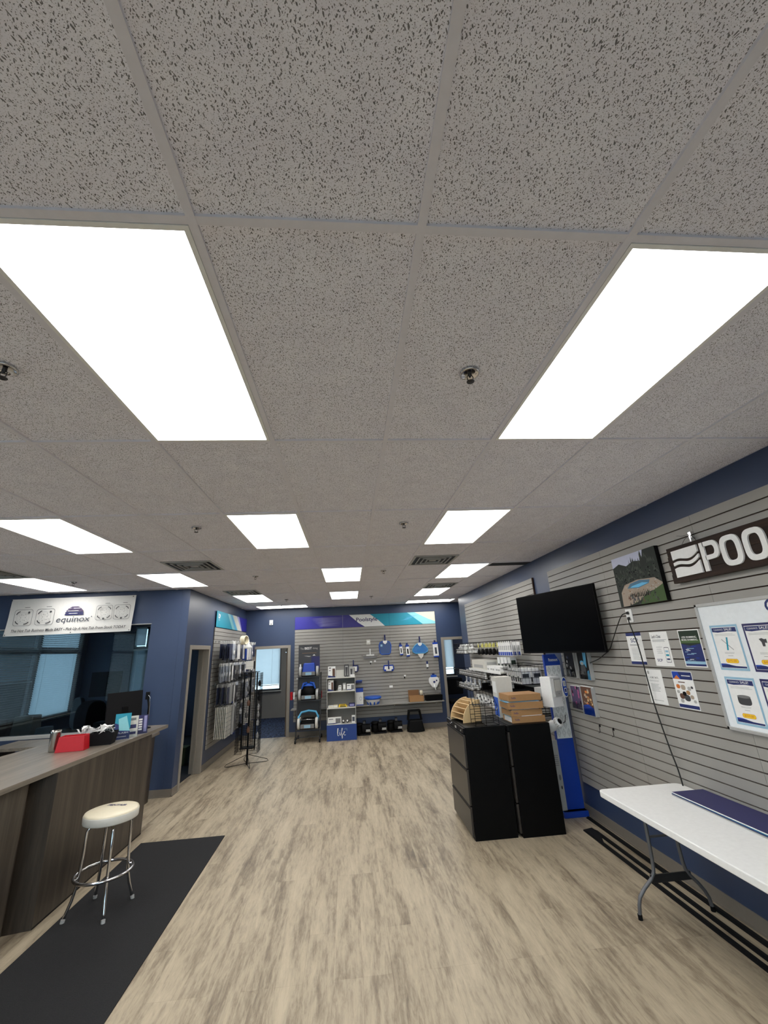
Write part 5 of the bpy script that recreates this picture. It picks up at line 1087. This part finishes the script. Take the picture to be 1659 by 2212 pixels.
# pool pumps on the floor below the shelf
def pump(x, y, label, s=1.0, flip=1):
    t = thing('pool_pump', label, 'pool pump', (x, y, 0)); t.scale = (1.07, 1.08, 1.12)
    m = MB(); m.box(-.14, .13, -.08, .08, 0, .03, 'matblack'); m.build('base', t, bevel=.006)
    m = MB(); m.lathe([(.075, 0), (.085, .02), (.085, .12), (.075, .15), (.09, .155), (.09, .18), (.06, .20)], 'blacksatin', 20, T=Matrix.Translation((-.12*flip, -.02, .03))); m.build('strainer_pot', t)
    m = MB(); m.cyl((-.05*flip, 0, .13), (.03*flip, 0, .13), .10, 'matblack', 24); m.cyl((.03*flip, 0, .13), (.13*flip, 0, .13), .075, 'blacksatin', 20); m.cyl((0, 0, .13), (0, 0, .27), .03, 'matblack', 14); m.build('motor', t)
    m = MB(); m.box(.02, .12, -.084, -.08, .07, .11, 'lgrey'); m.box(-.03, .02, -.09, -.04, .22, .26, 'dgrey'); m.build('rating_label', t)
    return t
pump(.09, 9.92, 'black pool pump on the floor right beside the blue based shelf unit'); pump(.47, 10.02, 'middle black pool pump with a pale label under the long shelf'); pump(.85, 10.05, 'rightmost black pool pump under the long shelf')
# step stool
t = thing('step_stool', 'black two step stool on the floor below the right end of the shelf', 'step stool', (1.30, 9.98, 0))
m = MB(); m.taper((0, 0, .01), (.39, .36), (.30, .26), .23, 'blacksatin'); m.build('lower_step', t, bevel=.02, seg=3)
m = MB()
for s_ in (-1, 1): m.prism([(s_*.15, .23), (s_*.11, .42), (s_*.145, .42), (s_*.18, .23)][::s_], .0, .16, 'blacksatin')
m.build('side_frame', t)
m = MB(); m.box(-.145, .145, -.01, .17, .415, .445, 'blacksatin'); m.build('upper_step', t, bevel=.008)
m = MB(); m.lathe([(.20, 0), (.205, .01), (.2, .02)], 'matblack', 28); m.build('rubber_skirt', t)
# black chair seen in the hall behind the right doorway
t = thing('office_chair', 'dark office chair in the hall behind the right back doorway', 'chair', (2.62, 11.3, 0))
m = MB(); m.box(-.25, .25, -.03, .03, .6, 1.02, 'matblack'); m.build('backrest', t, bevel=.03); m = MB(); m.box(-.25, .25, -.5, .0, .42, .5, 'matblack'); m.build('seat', t, bevel=.03)
m = MB(); m.cyl((0, -.25, .06), (0, -.25, .42), .03, 'black', 12)
for k in range(5): a = 2*math.pi*k/5; m.tube([(0, -.25, .1), (.28*math.cos(a), -.25+.28*math.sin(a), .05), (.28*math.cos(a), -.25+.28*math.sin(a), .02)], .02, 'black', 6)
m.build('base', t)

# ================================================================ BANNER AND RECEPTION COUNTER
t = thing('banner', 'white vinyl hot tub banner hung on the blue office wall', 'banner', (-5.55, YF-.045, 2.335))
w, h = 1.88, .565
m = MB(); n = 24; y0 = 0
vs = []; fs = []
for i in range(n+1):
    for j in range(5):
        u, v = i/n, j/4; sk = .0
        vs.append((u*w+.02*(v-.5), .008*math.sin(u*9+v*2)+.006*math.sin(u*23+v*5), v*h))
for i in range(n):
    for j in range(4): q = i*5+j; fs.append((q, q+5, q+6, q+1))
m.add(vs, fs, mat('vinyl', (222, 220, 216), .4), True); m.build('sheet', t)
m = MB(); Y_ = -.016
def tub(x, z, s_, dots):
    m.ringprism(rrect(x, z, x+s_, z+s_*.92, s_*.14), rrect(x+.005, z+.005, x+s_-.005, z+s_*.92-.005, s_*.13), Y_, Y_+.0004, 'grey')
    cx, cz = x+s_/2, z+s_*.46
    m.ringprism(sup(cx, cz, s_*.33, s_*.3, 20, 2.6), sup(cx, cz, s_*.32, s_*.29, 20, 2.6), Y_, Y_+.0004, 'lgrey')
    for a, dark in dots:
        if dark == 'arc':
            for q in range(6):
                b1, b2 = R(a-22+q*7.5), R(a-22+(q+1)*7.5); f = lambda b_, r_: (cx+s_*r_*math.copysign(abs(math.cos(b_))**.75, math.cos(b_)), cz+s_*r_*.92*math.copysign(abs(math.sin(b_))**.75, math.sin(b_)))
                m.poly([f(b1, .38), f(b1, .43), f(b2, .43), f(b2, .38)], C['dgrey'], Y_-.0006)
        else: m.poly(sup(cx+s_*.42*math.cos(R(a)), cz+s_*.38*math.sin(R(a)), s_*.06, s_*.06, 12, 2.5), C['dgrey'], Y_-.0006)
    for q in range(12): a = q*.53; r5 = .13+.1*(q % 3)/2; m.poly(sup(cx+s_*r5*math.cos(a), cz+s_*r5*math.sin(a), s_*.028, s_*.016, 8, 2), C['lgrey' if q % 2 else 'grey'], Y_-.0006)
    m.rect(cx, z+s_*1.02, cx+s_*.28, z+s_*1.05, C['grey'], Y_)
tub(.10, .15, .27, [(135, 'arc'), (225, 'arc'), (48, 'dot'), (300, 'arc')]); tub(.42, .15, .27, [(135, 'arc'), (225, 'arc'), (48, 'dot'), (300, 'arc')]); tub(1.31, .19, .25, [(135, 'arc'), (225, 'arc'), (270, 'dot'), (45, 'arc'), (315, 'arc')]); tub(1.58, .19, .25, [(135, 'arc'), (225, 'arc'), (270, 'dot'), (45, 'arc'), (315, 'arc')])
m.text('equinox', .735, .152, .50, .11, C['ink'], y=Y_, shear=.15); m.text('The Hot Tub Business Made EASY - Pick Up A Hot Tub From Stock TODAY', .10, .04, 1.70, .056, C['dgrey'], y=Y_, bold=0.013, shear=.25)
m.poly([(1.245, .25), (1.255, .262), (1.265, .25), (1.255, .238)], C['ink'], Y_)
cx, cz, r_ = .985, .285, .14
for q in range(5):
    z0, z1 = cz+q*.028, cz+q*.028+.021; f = lambda z: math.sqrt(max(0, r_*r_-(z-cz)**2)); 
    if z1 < cz+r_: m.poly([(cx-f(z0), z0), (cx+f(z0), z0), (cx+f(z1), z1), (cx-f(z1), z1)], C['plum' if q > 1 else 'indigo'], Y_)
for q, (xa, xb) in enumerate([(-.08, .05), (-.1, .06), (-.02, .08)]): m.rect(cx+xa, cz+.022+q*.04, cx+xb, cz+.029+q*.04, C['white'], Y_-.0005)
m.build('printed_graphics', t)
m = MB()
for x, z in ((.02, .02), (w-.03, .02), (.02, h-.02), (w-.03, h-.02), (w*.52, .02)): m.lathe([(.008, -.001), (.008, .001)], 'dmetal', 10, T=Matrix.Translation((x, -.014, z)) @ Matrix.Rotation(R(90), 4, 'X'))
m.build('grommet', t)
# counter
t = thing('reception_counter', 'long reception counter with grey brown wood laminate front', 'counter', (0, 0, 0))
m = MB(); m.prism([(-2.64, 5.03), (-3.0, 5.03), (-3.34, 4.7), (-3.44, 3.95), (-3.44, .3), (-2.72, .3), (-2.72, 3.10), (-2.82, 3.10), (-2.82, 3.27), (-2.64, 3.31)][::-1], .0, 1.032, PANELWOOD, axis='z'); m.build('front_body', t)
m = MB(); m.prism([(-2.605, 5.41), (-2.89, 5.43), (-3.2, 5.05), (-3.50, 4.70), (-3.58, 4.0), (-3.58, .2), (-2.665, .2), (-2.665, 2.8)][::-1], 1.032, 1.07, TOPWOOD, axis='z'); m.build('counter_top', t, bevel=.002)
m = MB(); m.box(-2.642, -2.6385, 3.31, 5.03, 0, .012, 'black'); m.build('base_strip', t)
m = MB(); m.box(-3.42, -2.66, 5.03, 5.05, 0, .02, 'black') if 0 else None
CT = 1.0705
t = thing('steel_tumbler', 'brushed steel tumbler standing on the counter left of the red holder', 'tumbler', (-3.15, 4.03, CT)); m = MB(); m.lathe([(.036, 0), (.040, .01), (.045, .17), (.047, .19), (.043, .19), (.038, .02)], 'steel', 28); m.build('cup', t)
m = MB(); m.lathe([(.043, .178), (.043, .183)], 'dmetal', 24); m.build('lid', t)
t = thing('red_holder', 'bright red flared plastic holder on the counter', 'holder', (-2.97, 4.03, CT), R(8))
m = MB()
def shell(m, b_, tt, h, th, mt):
    o0 = [(-b_[0]/2, -b_[1]/2), (b_[0]/2, -b_[1]/2), (b_[0]/2, b_[1]/2), (-b_[0]/2, b_[1]/2)]; o1 = [(-tt[0]/2, -tt[1]/2), (tt[0]/2, -tt[1]/2), (tt[0]/2, tt[1]/2), (-tt[0]/2, tt[1]/2)]
    i0 = [(x*(1-2*th/b_[0]), y*(1-2*th/b_[1])) for x, y in o0]; i1 = [(x*(1-2*th/tt[0]), y*(1-2*th/tt[1])) for x, y in o1]
    vs = [(x, y, 0) for x, y in o0]+[(x, y, h) for x, y in o1]+[(x, y, h) for x, y in i1]+[(x, y, th) for x, y in i0]; fs = [(3, 2, 1, 0)]
    for k in range(4): j = (k+1) % 4; fs += [(k, j, 4+j, 4+k), (4+k, 4+j, 8+j, 8+k), (8+k, 8+j, 12+j, 12+k)]
    fs.append((12, 13, 14, 15)); m.add(vs, fs, mt)
shell(m, (.25, .13), (.22, .12), .135, .004, 'red'); m.build('bucket', t, bevel=.002)
t = thing('black_bin', 'black plastic bin holding white wipes on the counter', 'bin', (-2.82, 4.27, CT), R(10)); m = MB(); shell(m, (.20, .14), (.24, .17), .115, .004, 'matblack'); m.build('bucket', t, bevel=.002)
random.seed(31)
m = MB()
for k in range(30):
    x, y = random.uniform(-.15, .11), random.uniform(-.06, .06); vs = [(x+random.uniform(-.06, .06), y+random.uniform(-.05, .05), .105+random.uniform(0, .09)) for _ in range(4)]
    m.add(vs, [(0, 1, 2), (0, 2, 3)], random.choice(['white', 'white', 'lgrey']))
tag(m.build('paper_wipes', loc=(-2.85, 4.25, CT), rz=R(10)), 'crumpled white paper wipes spilling over the black bin', 'wipes')
def bro(x, y, rz, w, h, c_, label, kind):
    t = thing('brochure_stand', label, 'brochure', (x, y, CT), rz, 'brochures standing on the counter end')
    m = MB(); m.T = Matrix.Rotation(R(-10), 4, 'X'); m.box(0, w, 0, .012, 0, h, c_)
    if kind == 0: m.poly([(0, 0), (w, 0), (w, h*.4), (0, h*.65)], C['navy'], -.001); m.poly([(w*.3, h*.35), (w, h*.3), (w*.7, h*.9), (w*.2, h*.8)], C['aqua'], -.0012); m.text('SPLASH', w*.1, h*.22, w*.8, h*.06, C['white'], -.0016, bold=0.013); m.rect(w*.1, h*.1, w*.8, h*.12, C['white'], -.0016)
    elif kind == 1: m.rect(w*.35, h*.78, w*.8, h*.9, C['grey'], -.001); m.rect(w*.3, h*.4, w*.85, h*.58, C['indigo'], -.001); m.rect(w*.3, h*.12, w*.85, h*.24, C['indigo'], -.001)
    else:
        for q in range(5): m.rect(w*.2, h*(.2+.13*q), w*.5, h*(.29+.13*q), C['white'], -.001)
        m.rect(w*.65, h*.1, w*.9, h*.95, C['lav'], -.001)
    m.build('brochure', t)
    m = MB(); m.T = Matrix.Rotation(R(-10), 4, 'X'); m.rect(-.003, 0, w+.003, h*.3, ACRYL, -.011); m.box(-.003, w+.003, -.012, .016, -.002, .0, 'lgrey'); m.build('holder', t)
    return t
bro(-2.80, 4.44, R(28), .15, .26, 'teal', 'teal and navy brochure in a clear holder, nearest of the counter brochures', 0); bro(-2.745, 4.58, R(32), .12, .215, 'offwhite', 'cream brochure with dark pictures between the teal and blue brochures', 1); bro(-2.71, 4.75, R(35), .12, .2, 'indigo', 'dark blue brochure with white squares, farthest of the counter brochures', 2)
t = thing('scanner_stand', 'slim black stand with a curled cable at the far end of the counter', 'stand', (-2.79, 5.20, CT)); m = MB(); m.lathe([(.05, 0), (.05, .01), (.012, .02)], 'black', 20); m.build('base', t); m = MB(); m.tube([(0, 0, .01), (.0, 0, .25), (-.02, -.01, .36)], .012, 'black', 8); m.build('pole', t); m = MB(); m.cbox((-.02, -.02, .38), (.045, .03, .09), 'black'); m.build('reader', t, bevel=.006); m = MB(); m.tube([(-.02, -.03, .40), (.02, -.04, .36), (.02, -.03, .3), (.02, -.01, .1)], .003, 'chrome', 5); m.build('cable', t)
t = thing('computer_monitor', 'black computer monitor seen from behind at the far end of the counter', 'monitor', (-3.40, 5.92, .8685), R(52))
m = MB(); m.T = Matrix.Rotation(R(-6), 4, 'X'); m.box(-.24, .24, 0, .03, .17, .60, 'matblack'); m.build('housing', t, bevel=.006)
m = MB(); m.box(-.04, .04, .03, .06, .02, .4, 'black'); m.build('stand_arm', t); m = MB(); m.box(-.12, .12, -.06, .14, .0, .02, 'black'); m.build('foot', t, bevel=.004)
t = thing('back_desk', 'grey topped low desk behind the reception counter', 'desk', (-5.0, 5.68, 0)); m = MB(); m.box(0, 1.95, 0, .6, .83, .868, TOPWOOD); m.build('desk_top', t, bevel=.002); m = MB(); m.box(.02, .05, .02, .5, 0, .83, PANELWOOD); m.box(1.90, 1.93, .02, .5, 0, .83, PANELWOOD); m.build('side_panel', t)
m = MB(); m.box(0, .16, 0, .012, 0, .0012, 'white'); m.box(.17, .26, .0, .012, 0, .0012, 'white'); tag(m.build('paper_strip', loc=(-2.87, 4.42, CT), rz=R(20)), 'thin white card lying before the teal brochure', 'card')
m = MB(); m.box(0, .21, 0, .28, 0, .0015, 'white'); tag(m.build('paper_sheet', loc=(-3.0, 2.5, CT), rz=R(6)), 'white glossy sheet on the counter at the left picture edge', 'paper')
# small dark keyboard corner
m = MB(); m.box(0, .12, 0, .3, 0, .012, 'matblack'); tag(m.build('card_reader', loc=(-3.32, 3.0, CT)), 'flat dark device on the counter at the left picture edge', 'device')
# bar stool
t = thing('bar_stool', 'chrome bar stool with round cream seat before the counter', 'bar stool', (-2.255, 3.48, 0))
m = MB(); m.lathe([(.17, .622), (.196, .624), (.200, .630), (.202, .684), (.197, .694), (.18, .700), (.10, .705), (.002, .706)], 'cream', 48)
m.build('seat', t)
m = MB(); m.lathe([(.2005, .626), (.2025, .631), (.2042, .680), (.202, .684)], 'offwhite', 48); m.build('seat_band', t)
m = MB(); vs, fs, bw_, bh_ = text_mesh('PENTAIR', .03, 0); k0 = .17/bw_; k1 = .036/bh_
m.T = Matrix.Translation((-.075, .06, 0)) @ Matrix.Rotation(R(-12), 4, 'Z'); m.add([(a*k0, b_*k1, .7075) for a, b_ in vs], fs, 'indigo'); m.build('lettering', t)
for k in range(4):
    a = R(35+90*k); c, s_ = math.cos(a), math.sin(a)
    m = MB(); m.tube([(c*q, s_*q, z) for q, z in ((.02, .60), (.11, .602), (.143, .596), (.158, .575), (.162, .42), (.172, .262), (.178, .21), (.196, .13), (.220, .06), (.234, .012))], .0115, 'chrome', 10); lg = m.build('leg', t)
    m = MB(); m.cyl((c*.236, s_*.236, 0), (c*.231, s_*.231, .028), .015, 'lgrey', 12); m.build('foot_cap', lg)
m = MB(); m.tube([(.205*math.cos(2*math.pi*k/40), .205*math.sin(2*math.pi*k/40), .262) for k in range(40)], .0115, 'chrome', 10, closed=True)
for k in range(4): a = R(35+90*k); m.cyl((.165*math.cos(a), .165*math.sin(a), .262), (.205*math.cos(a), .205*math.sin(a), .262), .008, 'chrome', 8)
m.build('foot_ring', t)
m = MB(); m.cyl((0, 0, .585), (0, 0, .623), .05, 'dmetal', 16); m.build('swivel', t)
# floor mat
m = MB(); m.prism([(-1.63, 4.76), (-2.51, 4.75), (-2.5, .6), (-1.58, .6)], .0, .008, RUBMAT, axis='z'); tag(m.build('floor_mat', bevel=.003), 'long black rubber mat on the floor under the bar stool', 'mat')
# ================================================================ OFFICE BEHIND THE GLASS
def ochair(x, y, rz, label):
    t = thing('office_chair', label, 'chair', (x, y, 0), rz)
    m = MB(); m.prism(sup(0, .93, .25, .30, 20, 2.8), -.04, .04, 'matblack'); m.build('backrest', t, bevel=.02); m = MB(); m.box(-.26, .26, -.5, .02, .44, .52, 'matblack'); m.build('seat', t, bevel=.03)
    m = MB(); m.cyl((0, -.25, .06), (0, -.25, .44), .03, 'black', 12)
    for k in range(5): a = 2*math.pi*k/5; m.tube([(0, -.25, .1), (.28*math.cos(a), -.25+.28*math.sin(a), .06), (.3*math.cos(a), -.25+.3*math.sin(a), .03)], .02, 'black', 6)
    m.build('base', t); return t
ochair(-5.0, 8.0, R(20), 'black office chair behind the glass, in front of the tall blinds'); ochair(-5.75, 8.9, R(-40), 'dark office chair deeper in the office behind the glass')
ochair(-4.75, 5.02, R(200), 'dark office chair behind the reception counter at the left edge')
t = thing('office_desk', 'dark cluttered desk behind the office glass', 'desk', (-6.3, 7.05, 0)); m = MB(); m.box(0, 2.3, 0, .6, .72, .76, 'dgrey'); m.build('desk_top', t); m = MB(); m.box(.02, .06, .03, .57, 0, .72, 'dgrey'); m.box(2.24, 2.28, .03, .57, 0, .72, 'dgrey'); m.build('side_panel', t)
for k, (x, w, h, c_, lb) in enumerate([(-6.1, .3, .30, 'brown', 'brown bin'), (-5.75, .32, .34, 'stone', 'tan bag'), (-5.38, .16, .15, 'lgrey', 'grey box'), (-5.15, .22, .10, 'matblack', 'black tray'), (-4.85, .3, .08, 'matblack', 'low black case'), (-4.5, .26, .18, 'dgrey', 'dark grey printer')]):
    m = MB(); m.taper((w/2, .12, 0), (w, .26), (w*.9, .22), h, c_); tag(m.build('desk_item', loc=(x, 7.15, .7605), bevel=.012), lb+' on the desk behind the office glass', 'desk item')
tag(MB().box(0, .75, -.03, 0, 0, .6, 'blacksatin').build('wall_screen', loc=(-6.95, 11.4, 1.05)), 'black screen on the dark back wall of the office', 'screen')
t = thing('office_cabinet', 'dark low cabinet against the office back wall behind the glass', 'cabinet', (-6.2, 10.9, .007)); m = MB(); m.box(0, 1.1, 0, .45, 0, .75, 'dgrey'); m.build('body', t, bevel=.004); m = MB(); m.box(.5, .55, -.01, 0, .1, .7, 'dmetal'); m.build('handle', t)
t = thing('waste_bin', 'dull green bin in the dark room behind the left doorway', 'bin', (-3.45, 8.25, .007)); m = MB(); m.taper((0, 0, 0), (.28, .22), (.34, .26), .30, mat('bin_green', (86, 96, 66), .6)); m.build('bucket', t, bevel=.01)
